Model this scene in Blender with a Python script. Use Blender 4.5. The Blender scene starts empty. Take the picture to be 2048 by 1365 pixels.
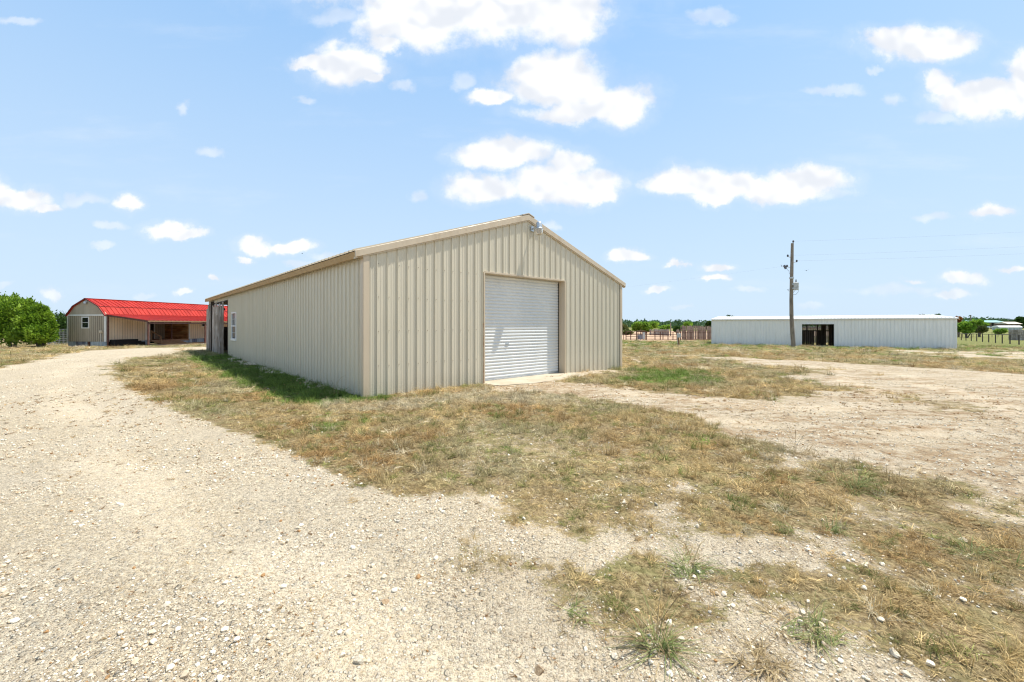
import bpy, math, random
import numpy as np
from mathutils import Vector, Matrix
R = math.radians
sc = bpy.context.scene
C = sc.collection

# ------------------------------------------------------------------ camera
CAMH, FPX, U0, V0 = 1.45, 838.7, 1024.0, 650.5
cam = bpy.data.cameras.new('camera'); cob = bpy.data.objects.new('camera', cam); C.objects.link(cob)
cob.location = (0, 0, CAMH); cob.rotation_euler = (R(90), 0, 0)
cam.sensor_width = 36; cam.lens = FPX / 2048 * 36; cam.shift_y = -32 / 2048
cam.clip_start = 0.05; cam.clip_end = 8000
sc.camera = cob

# ------------------------------------------------------------------ exposure, sun, sky
sc.view_settings.view_transform = 'Standard'; sc.view_settings.look = 'None'
sc.view_settings.gamma = 1; sc.view_settings.exposure = 0.45
sc.cycles.use_denoising = True; sc.cycles.filter_width = 1.15; sc.cycles.max_bounces = 6; sc.cycles.transparent_max_bounces = 8
SUN = Vector((1.0747, 0.308, 2.75)).normalized()
SUN_EL = math.asin(SUN.z); SUN_AZ = math.atan2(SUN.x, SUN.y)
sl = bpy.data.lights.new('sun', 'SUN'); sl.energy = 4.8; sl.angle = R(0.55); sl.color = (1, 0.945, 0.85)
so = bpy.data.objects.new('sun', sl); C.objects.link(so)
so.rotation_euler = SUN.to_track_quat('Z', 'Y').to_euler(); so.location = (30, 10, 60)

world = bpy.data.worlds.new('World'); sc.world = world; world.use_nodes = True
W = world.node_tree; W.nodes.clear()
def N(nt, typ, **kw):
    n = nt.nodes.new(typ)
    for k, v in kw.items():
        if k == 'ins':
            for a, b in v.items(): n.inputs[a].default_value = b
        else: setattr(n, k, v)
    return n
def M_(nt, op, a, b=None, c=None, clamp=False):
    n = nt.nodes.new('ShaderNodeMath'); n.operation = op; n.use_clamp = clamp
    for i, x in enumerate((a, b, c)):
        if x is None: continue
        if isinstance(x, (int, float)): n.inputs[i].default_value = x
        else: nt.links.new(x, n.inputs[i])
    return n.outputs[0]
def MIX(nt, f, a, b, blend='MIX'):
    n = nt.nodes.new('ShaderNodeMix'); n.data_type = 'RGBA'; n.blend_type = blend
    for s, x in ((n.inputs[0], f), (n.inputs[6], a), (n.inputs[7], b)):
        if isinstance(x, (int, float)): s.default_value = x
        elif isinstance(x, tuple): s.default_value = (*x[:3], 1)
        else: nt.links.new(x, s)
    return n.outputs[2]
def RANGE(nt, x, a, b, c=0.0, d=1.0, smooth=True):
    n = nt.nodes.new('ShaderNodeMapRange'); n.interpolation_type = 'SMOOTHSTEP' if smooth else 'LINEAR'
    nt.links.new(x, n.inputs[0])
    for i, v in enumerate((a, b, c, d)): n.inputs[i + 1].default_value = v
    return n.outputs[0]
def NOISE(nt, vec, scale, detail=2, rough=0.5, out=0, dist=0.0):
    n = nt.nodes.new('ShaderNodeTexNoise'); n.inputs['Scale'].default_value = scale
    n.inputs['Detail'].default_value = detail; n.inputs['Roughness'].default_value = rough
    n.inputs['Distortion'].default_value = dist
    if vec is not None: nt.links.new(vec, n.inputs['Vector'])
    return n.outputs[out]

def scalev(nt, v, s):
    n = nt.nodes.new('ShaderNodeMapping'); nt.links.new(v, n.inputs[0]); n.inputs['Scale'].default_value = s; return n.outputs[0]

def build_sky():
    L = W.links.new
    out = N(W, 'ShaderNodeOutputWorld'); bg = N(W, 'ShaderNodeBackground'); L(bg.outputs[0], out.inputs[0])
    STR = 0.12; bg.inputs[1].default_value = STR
    sky = N(W, 'ShaderNodeTexSky'); sky.sky_type = 'NISHITA'; sky.sun_disc = False
    sky.sun_elevation = SUN_EL; sky.sun_rotation = SUN_AZ
    sky.altitude = 300; sky.air_density = 1.0; sky.dust_density = 1.6; sky.ozone_density = 1.5
    tc = N(W, 'ShaderNodeTexCoord'); D = tc.outputs['Generated']
    sep = N(W, 'ShaderNodeSeparateXYZ'); L(D, sep.inputs[0])
    z = sep.outputs[2]; y = sep.outputs[1]
    # summer haze thins out with height above the horizon
    haze = RANGE(W, z, -0.05, 0.62, 1.0, 0.0, False)
    haze = M_(W, 'POWER', haze, 0.9)
    k = 1 / STR
    base = MIX(W, 0.68, sky.outputs[0], (0.27 * k, 0.51 * k, 0.84 * k))
    zen = RANGE(W, z, 0.58, 0.95, 1.0, 0.42); cz = N(W, 'ShaderNodeCombineColor'); [L(zen, cz.inputs[i]) for i in range(3)]
    base = MIX(W, 1.0, base, cz.outputs[0], 'MULTIPLY')   # deeper blue overhead
    col = MIX(W, M_(W, 'MULTIPLY', haze, 0.93), base, (0.52 * k, 0.63 * k, 0.73 * k))
    # sky directions measured on a plane to the north (world space), warped for ragged cloud edges
    ysafe = M_(W, 'MAXIMUM', y, 0.04)
    tg = N(W, 'ShaderNodeCombineXYZ'); L(M_(W, 'DIVIDE', sep.outputs[0], ysafe), tg.inputs[0]); L(M_(W, 'DIVIDE', z, ysafe), tg.inputs[1])
    T = tg.outputs[0]
    n1 = NOISE(W, T, 9, 6, 0.62, 1)
    vm = N(W, 'ShaderNodeVectorMath', operation='SUBTRACT'); L(n1, vm.inputs[0]); vm.inputs[1].default_value = (.5, .5, .5)
    vs = N(W, 'ShaderNodeVectorMath', operation='MULTIPLY'); L(vm.outputs[0], vs.inputs[0]); vs.inputs[1].default_value = (0.11, 0.075, 0)
    va = N(W, 'ShaderNodeVectorMath', operation='ADD'); L(T, va.inputs[0]); L(vs.outputs[0], va.inputs[1])
    P = va.outputs[0]
    # cumulus: heading, half width, rise above and drop below the middle, thinness
    CL = [(1010,10,200,90,80,0),(830,35,125,60,75,.05),(1130,20,85,70,72,0),(775,95,50,30,28,.3),(680,40,45,22,18,.45),
          (700,135,78,42,44,0),(625,128,42,18,14,.15),(750,160,28,20,16,.25),(930,-60,330,60,90,0),(805,175,22,12,14,.6),
          (1120,175,110,62,40,0),(1235,205,76,42,46,0),(1065,150,60,38,30,.1),(985,198,50,18,15,.2),(930,165,24,18,16,.6),(1160,225,120,22,22,.1),
          (1005,312,92,32,26,.05),(1140,325,60,32,26,.22),(1120,368,112,34,38,0),(975,372,78,28,32,0),(1190,388,46,22,18,.05),
          (1370,368,92,30,26,.03),(1430,392,70,20,18,.12),(1605,368,88,32,28,.0),(1545,388,70,26,22,.1),(1665,385,46,14,16,.5),(1470,372,70,26,24,.18),
          (1835,88,106,34,34,0),(1790,80,60,26,22,0),(1748,136,18,8,8,.5),
          (1975,190,98,30,48,0),(2060,150,50,42,70,0),(1888,165,36,22,26,.1),(2030,205,90,32,30,0),(1880,240,50,14,12,.6),(1785,193,20,14,12,.5),(1660,178,60,10,10,.66),
          (35,396,62,24,26,0),(-30,390,60,30,30,0),(85,412,34,12,10,.2),(252,405,32,24,20,.15),(165,402,52,14,12,.5),
          (330,463,40,20,20,0),(370,473,42,12,12,.15),(230,453,30,8,8,.55),(205,493,30,7,7,.6),
          (512,492,38,18,18,0),(580,494,40,13,16,.1),(488,517,16,8,8,.15),(655,517,40,8,8,.7),(590,528,25,7,6,.55),
          (1256,514,36,12,11,.12),(1353,534,20,8,6,.3),(1430,538,36,12,9,.3),(1432,560,32,9,8,.35),(1315,582,26,8,6,.25),(1506,580,32,8,7,.45),
          (1975,425,44,16,13,.2),(1862,432,36,9,8,.6),(1928,560,50,14,12,.12),(1828,560,25,8,8,.35),(1895,590,50,10,9,.3),(1795,580,80,10,12,.42),(2034,539,34,9,8,.2),
          (363,218,15,13,14,.45),(415,305,28,12,10,.62),(832,388,17,13,11,.42),(97,590,24,13,12,.2),(12,568,18,8,8,.4),(432,566,17,8,7,.3),(365,584,17,7,6,.3),(290,590,24,6,6,.5),
          (612,203,20,8,7,.6),(30,46,50,10,10,.55),(1100,452,24,10,8,.6),(1420,40,50,14,14,.68),(1620,615,26,8,8,.55),(1365,611,16,5,5,.5)]
    cur = None; cur2 = None
    for (cx, cy, a, bu, bd, off) in CL:
        x0, y0 = (cx - U0) / FPX, (V0 - cy) / FPX; a, bu, bd = a * 1.12 / FPX, bu * 1.14 / FPX, bd * 1.05 / FPX
        q = []
        for sx, sy in ((1 / a, 1 / bu), (-1 / a, -1 / bd)):
            n = N(W, 'ShaderNodeVectorMath', operation='MULTIPLY_ADD'); L(P, n.inputs[0]); n.inputs[1].default_value = (sx, sy, 0); n.inputs[2].default_value = (-x0 * sx, -y0 * sy, 0); q.append(n.outputs[0])
        mx = N(W, 'ShaderNodeVectorMath', operation='MAXIMUM'); L(q[0], mx.inputs[0]); L(q[1], mx.inputs[1])
        ln_ = N(W, 'ShaderNodeVectorMath', operation='LENGTH'); L(mx.outputs[0], ln_.inputs[0])
        f = ln_.outputs['Value']
        if off >= .4:
            cur2 = f if cur2 is None else M_(W, 'SMOOTH_MIN', cur2, f, 0.2); continue
        if off: f = M_(W, 'ADD', f, off * 0.6)
        cur = f if cur is None else M_(W, 'SMOOTH_MIN', cur, f, 0.15)
    # clouds elsewhere in the sky
    zz = M_(W, 'ADD', M_(W, 'ABSOLUTE', z), 0.12)
    pl = N(W, 'ShaderNodeVectorMath', operation='DIVIDE'); L(D, pl.inputs[0])
    cb = N(W, 'ShaderNodeCombineXYZ'); L(zz, cb.inputs[0]); L(zz, cb.inputs[1]); cb.inputs[2].default_value = 1; L(cb.outputs[0], pl.inputs[1])
    gen = NOISE(W, pl.outputs[0], 1.1, 6, 0.55)
    gf = RANGE(W, gen, 0.50, 0.62, 1.6, 0.3)
    back = RANGE(W, y, 0.05, 0.3, 0.0, 1.0)      # 1 in front where the named clouds are
    front = M_(W, 'ADD', cur, M_(W, 'MULTIPLY', M_(W, 'SUBTRACT', 1.0, back), 9.0))
    gb = M_(W, 'ADD', gf, M_(W, 'MULTIPLY', back, 9.0))
    f = M_(W, 'MINIMUM', front, gb)
    n2 = NOISE(W, T, 5.5, 8, 0.64)
    n3 = NOISE(W, T, 30, 5, 0.6)
    f = M_(W, 'ADD', f, M_(W, 'MULTIPLY', M_(W, 'SUBTRACT', n2, 0.5), 1.35))
    f = M_(W, 'ADD', f, M_(W, 'MULTIPLY', M_(W, 'SUBTRACT', n3, 0.5), 0.26))
    al = RANGE(W, f, 1.17, 0.62)
    # thin scraps and veils that never turn solid
    f2 = M_(W, 'ADD', cur2, M_(W, 'MULTIPLY', M_(W, 'SUBTRACT', n2, 0.5), 1.6)); f2 = M_(W, 'ADD', f2, M_(W, 'MULTIPLY', M_(W, 'SUBTRACT', n3, 0.5), 0.6))
    f2 = M_(W, 'ADD', f2, M_(W, 'MULTIPLY', M_(W, 'SUBTRACT', 1.0, back), 9.0))
    thin = M_(W, 'MULTIPLY', RANGE(W, f2, 1.25, 0.4), 0.42)
    halo = M_(W, 'MULTIPLY', RANGE(W, f, 1.5, 0.95), 0.13)
    streak = NOISE(W, scalev(W, T, (1.0, 5.0, 1)), 1.6, 6, 0.6)
    veil = M_(W, 'MULTIPLY', RANGE(W, streak, 0.52, 0.78), 0.20)
    al = M_(W, 'MAXIMUM', al, M_(W, 'MAXIMUM', thin, M_(W, 'MAXIMUM', halo, veil)))
    # cloud tone: bright heads, faintly grey blue hollows
    n4 = NOISE(W, T, 10, 2, 0.5)
    upv = N(W, 'ShaderNodeVectorMath', operation='ADD'); L(T, upv.inputs[0]); upv.inputs[1].default_value = (0.004, 0.022, 0)
    n5 = NOISE(W, upv.outputs[0], 10, 2, 0.5)
    rel = M_(W, 'SUBTRACT', n4, n5)
    tone = RANGE(W, rel, -0.13, 0.07)
    cc = MIX(W, tone, (0.63 * k, 0.655 * k, 0.70 * k), (0.79 * k, 0.79 * k, 0.79 * k))
    al = M_(W, 'MULTIPLY', al, RANGE(W, z, 0.0, 0.12, 0.45, 1.0))
    col = MIX(W, M_(W, 'MULTIPLY', al, 0.97), col, cc)
    L(col, bg.inputs[0])
build_sky()

# ------------------------------------------------------------------ helpers
random.seed(4); RNG = np.random.default_rng(11)

def tag(o, label=None, cat=None, group=None, kind=None):
    if label: o['label'] = label
    if cat: o['category'] = cat
    if group: o['group'] = group
    if kind: o['kind'] = kind
    return o
def empty(name, loc, rz=0, label=None, cat=None, group=None):
    o = bpy.data.objects.new(name, None); C.objects.link(o); o.location = loc; o.rotation_euler = (0, 0, rz)
    o.empty_display_size = .3
    return tag(o, label, cat, group)

class MB:
    def __init__(s): s.v = []; s.f = []; s.m = []
    def add(s, vs, fs, m=0):
        b = len(s.v); s.v.extend(tuple(x) for x in vs); s.f.extend(tuple(b + i for i in f) for f in fs); s.m.extend([m] * len(fs)); return s
    def box(s, a, b, m=0, M=None):
        x0, y0, z0 = a; x1, y1, z1 = b
        vs = [(x0,y0,z0),(x1,y0,z0),(x1,y1,z0),(x0,y1,z0),(x0,y0,z1),(x1,y0,z1),(x1,y1,z1),(x0,y1,z1)]
        if M is not None: vs = [tuple(M @ Vector(v)) for v in vs]
        return s.add(vs, [(0,3,2,1),(4,5,6,7),(0,1,5,4),(1,2,6,5),(2,3,7,6),(3,0,4,7)], m)
    def bar(s, p, q, w, h, m=0, up=(0,0,1)):
        p = Vector(p); q = Vector(q); d = (q - p); l = d.length; d.normalize(); up = Vector(up)
        if abs(d.dot(up)) > .98: up = Vector((0, 1, 0))
        x = d.cross(up).normalized(); z = x.cross(d)
        vs = []
        for t in (0, l):
            for a, b in ((-1,-1),(1,-1),(1,1),(-1,1)): vs.append(tuple(p + d * t + x * a * w / 2 + z * b * h / 2))
        return s.add(vs, [(0,3,2,1),(4,5,6,7),(0,1,5,4),(1,2,6,5),(2,3,7,6),(3,0,4,7)], m)
    def tube(s, pts, rad, n=8, m=0, caps=True):
        pts = [Vector(p) for p in pts]
        if isinstance(rad, (int, float)): rad = [rad] * len(pts)
        vs = []; fs = []; prev = None
        for i, p in enumerate(pts):
            d = (pts[min(i+1, len(pts)-1)] - pts[max(i-1, 0)]).normalized()
            a = prev if prev is not None and abs(d.dot(prev)) < .95 else (Vector((1,0,0)) if abs(d.x) < .8 else Vector((0,1,0)))
            x = (a - d * a.dot(d)).normalized(); prev = x; y = d.cross(x)
            for k in range(n):
                t = 2 * math.pi * k / n; vs.append(tuple(p + (x * math.cos(t) + y * math.sin(t)) * rad[i]))
        for i in range(len(pts) - 1):
            for k in range(n):
                a = i * n + k; b = i * n + (k + 1) % n; fs.append((a, b, b + n, a + n))
        if caps: fs.append(tuple(range(n))[::-1]); fs.append(tuple(range((len(pts)-1)*n, len(pts)*n)))
        return s.add(vs, fs, m)
    def lathe(s, prof, c=(0,0,0), n=16, m=0, M=None):
        vs = []; fs = []; c = Vector(c)
        for r, z in prof:
            for k in range(n):
                t = 2 * math.pi * k / n; v = Vector((r * math.cos(t), r * math.sin(t), z))
                if M is not None: v = M @ v
                vs.append(tuple(v + c))
        for i in range(len(prof) - 1):
            for k in range(n):
                a = i * n + k; b = i * n + (k + 1) % n; fs.append((a, b, b + n, a + n))
        return s.add(vs, fs, m)
    def prism(s, poly, y0, y1, m=0, ax='y'):
        n = len(poly); vs = []
        for y in (y0, y1):
            for a, b in poly: vs.append((a, y, b) if ax == 'y' else ((y, a, b) if ax == 'x' else (a, b, y)))
        fs = [tuple(range(n)), tuple(range(2 * n - 1, n - 1, -1))] + [(i, i + n, (i + 1) % n + n, (i + 1) % n) for i in range(n)]
        return s.add(vs, fs, m)
    def build(s, name, mats, parent=None, smooth=False, bevel=0):
        me = bpy.data.meshes.new(name); me.from_pydata(s.v, [], s.f)
        if not isinstance(mats, (list, tuple)): mats = [mats]
        for m in mats: me.materials.append(m)
        me.polygons.foreach_set('material_index', s.m)
        if smooth: me.polygons.foreach_set('use_smooth', [True] * len(s.f))
        me.update()
        o = bpy.data.objects.new(name, me); C.objects.link(o)
        if parent: o.parent = parent
        if bevel:
            bv = o.modifiers.new('bevel', 'BEVEL'); bv.width = bevel; bv.segments = 2; bv.limit_method = 'ANGLE'
        return o

def npmesh(name, verts, faces, mats, parent=None, cols=None, smooth=False):
    """verts (n,3), faces (m,k) uniform"""
    me = bpy.data.meshes.new(name); nv = len(verts); nf, k = faces.shape
    me.vertices.add(nv); me.vertices.foreach_set('co', np.ascontiguousarray(verts, dtype=np.float32).ravel())
    me.loops.add(nf * k); me.loops.foreach_set('vertex_index', np.ascontiguousarray(faces, dtype=np.int32).ravel())
    me.polygons.add(nf); me.polygons.foreach_set('loop_start', np.arange(0, nf * k, k, dtype=np.int32))
    me.polygons.foreach_set('loop_total', np.full(nf, k, dtype=np.int32))
    if smooth: me.polygons.foreach_set('use_smooth', np.ones(nf, dtype=bool))
    if not isinstance(mats, (list, tuple)): mats = [mats]
    for m in mats: me.materials.append(m)
    if cols:
        for nm, a in cols.items():
            if a.ndim == 1: at = me.attributes.new(nm, 'FLOAT', 'POINT'); at.data.foreach_set('value', a.astype(np.float32))
            else:
                at = me.attributes.new(nm, 'FLOAT_COLOR', 'POINT')
                if a.shape[1] == 3: a = np.concatenate([a, np.ones((len(a), 1))], 1)
                at.data.foreach_set('color', a.astype(np.float32).ravel())
    me.update(calc_edges=True); me.validate()
    o = bpy.data.objects.new(name, me); C.objects.link(o)
    if parent: o.parent = parent
    return o

# value noise
def vnoise(x, y, seed=0):
    xi = np.floor(x).astype(np.int64); yi = np.floor(y).astype(np.int64); xf = x - xi; yf = y - yi
    def h(a, b):
        n = (a * 374761393 + b * 668265263 + seed * 974711) & 0xffffffff
        n = ((n ^ (n >> 13)) * 1274126177) & 0xffffffff
        return ((n ^ (n >> 16)) & 0xffff) / 65535.0
    u = xf * xf * (3 - 2 * xf); v = yf * yf * (3 - 2 * yf)
    return (h(xi, yi) * (1 - u) + h(xi + 1, yi) * u) * (1 - v) + (h(xi, yi + 1) * (1 - u) + h(xi + 1, yi + 1) * u) * v
def fbm(x, y, s, oct=4, seed=0):
    a = 0; w = 0; amp = 1
    for i in range(oct):
        a = a + amp * vnoise(x / s, y / s, seed + i * 17); w += amp; amp *= .55; s = s / 2.1
    return a / w
def sstep(t): t = np.clip(t, 0, 1); return t * t * (3 - 2 * t)

def terrain(x, y):
    x = np.asarray(x, float); y = np.asarray(y, float); r = np.hypot(x, y)
    k = sstep((x + 5) / 10)
    st = 30 + (10 - 30) * k; sl_ = 0.0156 + (0.0118 - 0.0156) * k
    rr = np.minimum(r, 125)
    z = -sl_ * np.maximum(0, rr - st)
    z = z + (fbm(x, y, 1.6, 3, 5) - .5) * 0.035 * np.clip((r - 1) / 3, 0, 1)
    return z
def tz(x, y): return float(terrain(x, y))
def ground_at(u, v):
    """where a line of sight meets the ground"""
    dx = (u - U0) / FPX; dz = (v - V0) / FPX; z = 0.0; Y = 10
    for _ in range(12):
        Y = (CAMH - z) / dz; z = tz(dx * Y, Y)
    return Vector((dx * Y, Y, z))
def at(u, v, Y): return Vector(((u - U0) / FPX * Y, Y, CAMH - (v - V0) / FPX * Y))

# ------------------------------------------------------------------ materials
def mat(name, fn=None, color=(.5, .5, .5), rough=.6, metal=0.0, spec=.5):
    m = bpy.data.materials.new(name); m.use_nodes = True; nt = m.node_tree; b = nt.nodes['Principled BSDF']
    b.inputs['Base Color'].default_value = (*color, 1); b.inputs['Roughness'].default_value = rough
    b.inputs['Metallic'].default_value = metal; b.inputs['Specular IOR Level'].default_value = spec
    if fn: fn(nt, b)
    return m
def objco(nt): return nt.nodes.new('ShaderNodeTexCoord').outputs['Object']
def varied(c1, c2, scale=3, stretch=(1,1,1), detail=5, lo=.35, hi=.65, bump=0.0, bscale=60):
    def fn(nt, b):
        v = scalev(nt, objco(nt), stretch)
        n = NOISE(nt, v, scale, detail, .6)
        nt.links.new(MIX(nt, RANGE(nt, n, lo, hi), c1, c2), b.inputs['Base Color'])
        if bump:
            bp = nt.nodes.new('ShaderNodeBump'); bp.inputs['Strength'].default_value = bump; bp.inputs['Distance'].default_value = .01
            nt.links.new(NOISE(nt, v, bscale, 3), bp.inputs['Height']); nt.links.new(bp.outputs[0], b.inputs['Normal'])
    return fn
def painted(c, dirt, amt=.5, mud_h=.5):
    """sheet metal paint with faint streaks, chalking and splashed mud at the foot"""
    def fn(nt, b):
        o = objco(nt); sep = nt.nodes.new('ShaderNodeSeparateXYZ'); nt.links.new(o, sep.inputs[0])
        n = NOISE(nt, scalev(nt, o, (1, 1, .09)), 5, 5, .6)
        n2 = NOISE(nt, o, 1.1, 3, .5); n3 = NOISE(nt, o, 35, 3, .6)
        c1 = MIX(nt, M_(nt, 'MULTIPLY', RANGE(nt, n, .42, .75), amt), c, dirt)
        c1 = MIX(nt, M_(nt, 'MULTIPLY', RANGE(nt, n2, .4, .7), amt * .35), c1, tuple(min(1, x * 1.12) for x in c))
        h = M_(nt, 'ADD', sep.outputs[2], M_(nt, 'MULTIPLY', n, -.35))
        foot = RANGE(nt, h, -.2, mud_h - .2, 1, 0)
        c1 = MIX(nt, M_(nt, 'MULTIPLY', foot, M_(nt, 'MULTIPLY', RANGE(nt, n3, .3, .65), .55)), c1, dirt)
        nt.links.new(c1, b.inputs['Base Color'])
        nt.links.new(RANGE(nt, n, .3, .7, .34, .5), b.inputs['Roughness'])
        bp = nt.nodes.new('ShaderNodeBump'); bp.inputs['Strength'].default_value = .25; bp.inputs['Distance'].default_value = .02
        nt.links.new(NOISE(nt, scalev(nt, o, (1, 1, .35)), 2.2, 2), bp.inputs['Height']); nt.links.new(bp.outputs[0], b.inputs['Normal'])
    return fn
def wood(c1, c2, c3=None, axis=2, scale=9, attr=True):
    def fn(nt, b):
        o = objco(nt); s = [1, 1, 1]; s[axis] = .06
        n = NOISE(nt, scalev(nt, o, tuple(s)), scale * 3, 5, .65, 0, .4)
        n2 = NOISE(nt, scalev(nt, o, tuple(.3 if i == axis else 1 for i in range(3))), scale * .6, 2)
        c = MIX(nt, RANGE(nt, n, .32, .68), c1, c2)
        if c3: c = MIX(nt, RANGE(nt, n2, .5, .68), c, c3)
        g = nt.nodes.new('ShaderNodeNewGeometry')
        c = MIX(nt, M_(nt, 'MULTIPLY', g.outputs['Random Per Island'], .62), c, tuple(x * .5 for x in c1))
        nt.links.new(c, b.inputs['Base Color'])
        bp = nt.nodes.new('ShaderNodeBump'); bp.inputs['Strength'].default_value = .6; bp.inputs['Distance'].default_value = .006
        nt.links.new(n, bp.inputs['Height']); nt.links.new(bp.outputs[0], b.inputs['Normal'])
    return fn

m_tan = mat('tan_paint', painted((.625, .58, .465), (.42, .37, .27), .22, .5), rough=.42)
m_trim = mat('beige_trim', painted((.57, .48, .36), (.36, .27, .17), .35, .3), rough=.4)
m_eave = mat('shade_tinted_eave', painted((.40, .275, .14), (.30, .20, .10), .4, -9), rough=.45)  # browner than the beige trim: shade and grass reflection painted in
m_roofm = mat('tan_roof', painted((.45, .39, .29), (.35, .28, .19), .4, 0), rough=.45)
m_screw = mat('screw', color=(.38, .31, .24), rough=.5, metal=.3)
m_door = mat('door_white', varied((.64, .665, .67), (.70, .72, .72), .8, (1, 1, .3)), rough=.5)
m_black = mat('rubber', color=(.02, .02, .02), rough=.7)
m_rust = mat('rust_stain', varied((.22, .11, .05), (.35, .26, .17), 8), rough=.8)
m_galv = mat('galvanised', varied((.42, .47, .52), (.58, .62, .65), 4, (1, 1, 1), 5, bump=.1), rough=.38, metal=.65)
m_vinyl = mat('white_vinyl', color=(.78, .79, .78), rough=.35)
m_white = mat('white_trim', varied((.72, .71, .67), (.80, .80, .77), 3), rough=.5)
m_conc = mat('concrete', varied((.40, .335, .24), (.50, .44, .34), 1.6, (1, 1, 1), 8, .3, .7, .3, 40), rough=.85)
m_oldwood = mat('weathered_planks', wood((.22, .17, .13), (.52, .46, .40), (.68, .64, .60)), rough=.85)
m_darkwood = mat('dark_wood', wood((.045, .032, .025), (.10, .075, .055)), rough=.85)
m_red = mat('red_roof', varied((.35, .020, .012), (.45, .032, .02), 1.5), rough=.5, spec=.25)
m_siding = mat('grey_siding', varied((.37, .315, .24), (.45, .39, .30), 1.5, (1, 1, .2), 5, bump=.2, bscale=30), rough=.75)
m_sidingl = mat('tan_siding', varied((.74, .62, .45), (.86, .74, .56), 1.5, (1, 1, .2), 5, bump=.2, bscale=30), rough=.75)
m_planks = mat('stained_planks', wood((.55, .26, .085), (.92, .58, .27), (.40, .17, .06), axis=0, scale=5), rough=.55)
m_deck = mat('deck_wood', wood((.38, .21, .11), (.62, .40, .23), None, axis=0, scale=4), rough=.7)
m_pipe = mat('rusty_pipe', varied((.065, .022, .014), (.13, .05, .03), 6), rough=.75)
m_brownpost = mat('brown_steel', varied((.085, .03, .022), (.14, .06, .045), 6), rough=.5)
m_tin = mat('old_tin', varied((.25, .31, .36), (.48, .54, .58), 1.8, (1.5, 1.5, .3), 4), rough=.5, metal=.4)
m_tind = mat('dark_tin', varied((.10, .11, .15), (.22, .24, .30), 2.5, (1.5, 1.5, .3), 4), rough=.55, metal=.3)
m_whitemetal = mat('white_metal', painted((.80, .81, .79), (.55, .56, .52), .3, .5), rough=.55)
m_whiteroof = mat('white_roof', varied((.74, .74, .72), (.82, .82, .80), 1.2), rough=.45)
m_pole = mat('pole_wood', wood((.24, .20, .155), (.40, .34, .27), (.19, .155, .12)), rough=.85)
m_stock = mat('stockade_wood', wood((.20, .145, .115), (.40, .32, .27), (.16, .11, .09)), rough=.85)
m_post = mat('post_wood', wood((.25, .14, .07), (.38, .24, .13)), rough=.8)
m_grey = mat('grey_enamel', varied((.42, .44, .44), (.52, .54, .54), 6), rough=.4)
m_dark = mat('dark_void', color=(.012, .011, .01), rough=.9)
m_teal = mat('teal_roof', varied((.22, .42, .40), (.30, .52, .49), .4), rough=.4)
m_brick = mat('brown_brick', varied((.10, .07, .06), (.19, .14, .12), 2), rough=.85)
m_cream = mat('cream_metal', color=(.62, .55, .43), rough=.5)
m_carpaint = mat('silver_paint', color=(.50, .54, .58), rough=.25, metal=.4)
m_porcelain = mat('insulator', color=(.10, .10, .11), rough=.25)
m_wire = mat('wire', color=(.30, .31, .33), rough=.5)
def glassfn(nt, b):
    b.inputs['Base Color'].default_value = (.018, .02, .022, 1); b.inputs['Roughness'].default_value = .02
    b.inputs['Specular IOR Level'].default_value = .9
m_glass = mat('window_glass', glassfn)
def lensfn(nt, b):
    b.inputs['Transmission Weight'].default_value = .55; b.inputs['Roughness'].default_value = .35
m_lens = mat('ribbed_lens', lensfn, color=(.72, .68, .62))

def leafmat(name, c1, c2, c3=None, sss=.25):
    def fn(nt, b):
        g = nt.nodes.new('ShaderNodeNewGeometry'); o = objco(nt)
        n = NOISE(nt, o, .9, 3)
        c = MIX(nt, g.outputs['Random Per Island'], c1, c2)
        if c3: c = MIX(nt, M_(nt, 'MULTIPLY', RANGE(nt, n, .48, .68), .75), c, c3)
        nt.links.new(c, b.inputs['Base Color'])
        tr = nt.nodes.new('ShaderNodeBsdfTranslucent'); ms = nt.nodes.new('ShaderNodeMixShader'); ms.inputs[0].default_value = sss
        nt.links.new(c, tr.inputs[0]); nt.links.new(b.outputs[0], ms.inputs[1]); nt.links.new(tr.outputs[0], ms.inputs[2])
        nt.links.new(ms.outputs[0], nt.nodes['Material Output'].inputs[0])
    return mat(name, fn, rough=.55, spec=.3)
m_cedar = leafmat('cedar_leaf', (.06, .14, .012), (.25, .41, .03), (.33, .48, .05), .38)
m_leafd = leafmat('dark_leaf', (.03, .075, .012), (.06, .13, .022), (.09, .17, .03))
m_leafl = leafmat('lime_leaf', (.13, .27, .03), (.28, .46, .06), (.38, .54, .09), .35)
m_leafo = leafmat('olive_leaf', (.10, .13, .035), (.17, .20, .06), (.22, .22, .08))
m_leafr = leafmat('rusty_leaf', (.30, .12, .03), (.42, .19, .05))
m_leaffar = leafmat('far_leaf', (.05, .11, .05), (.09, .17, .075), (.12, .20, .09))
m_bark = mat('bark', varied((.09, .07, .055), (.17, .14, .11), 10), rough=.9)

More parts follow.
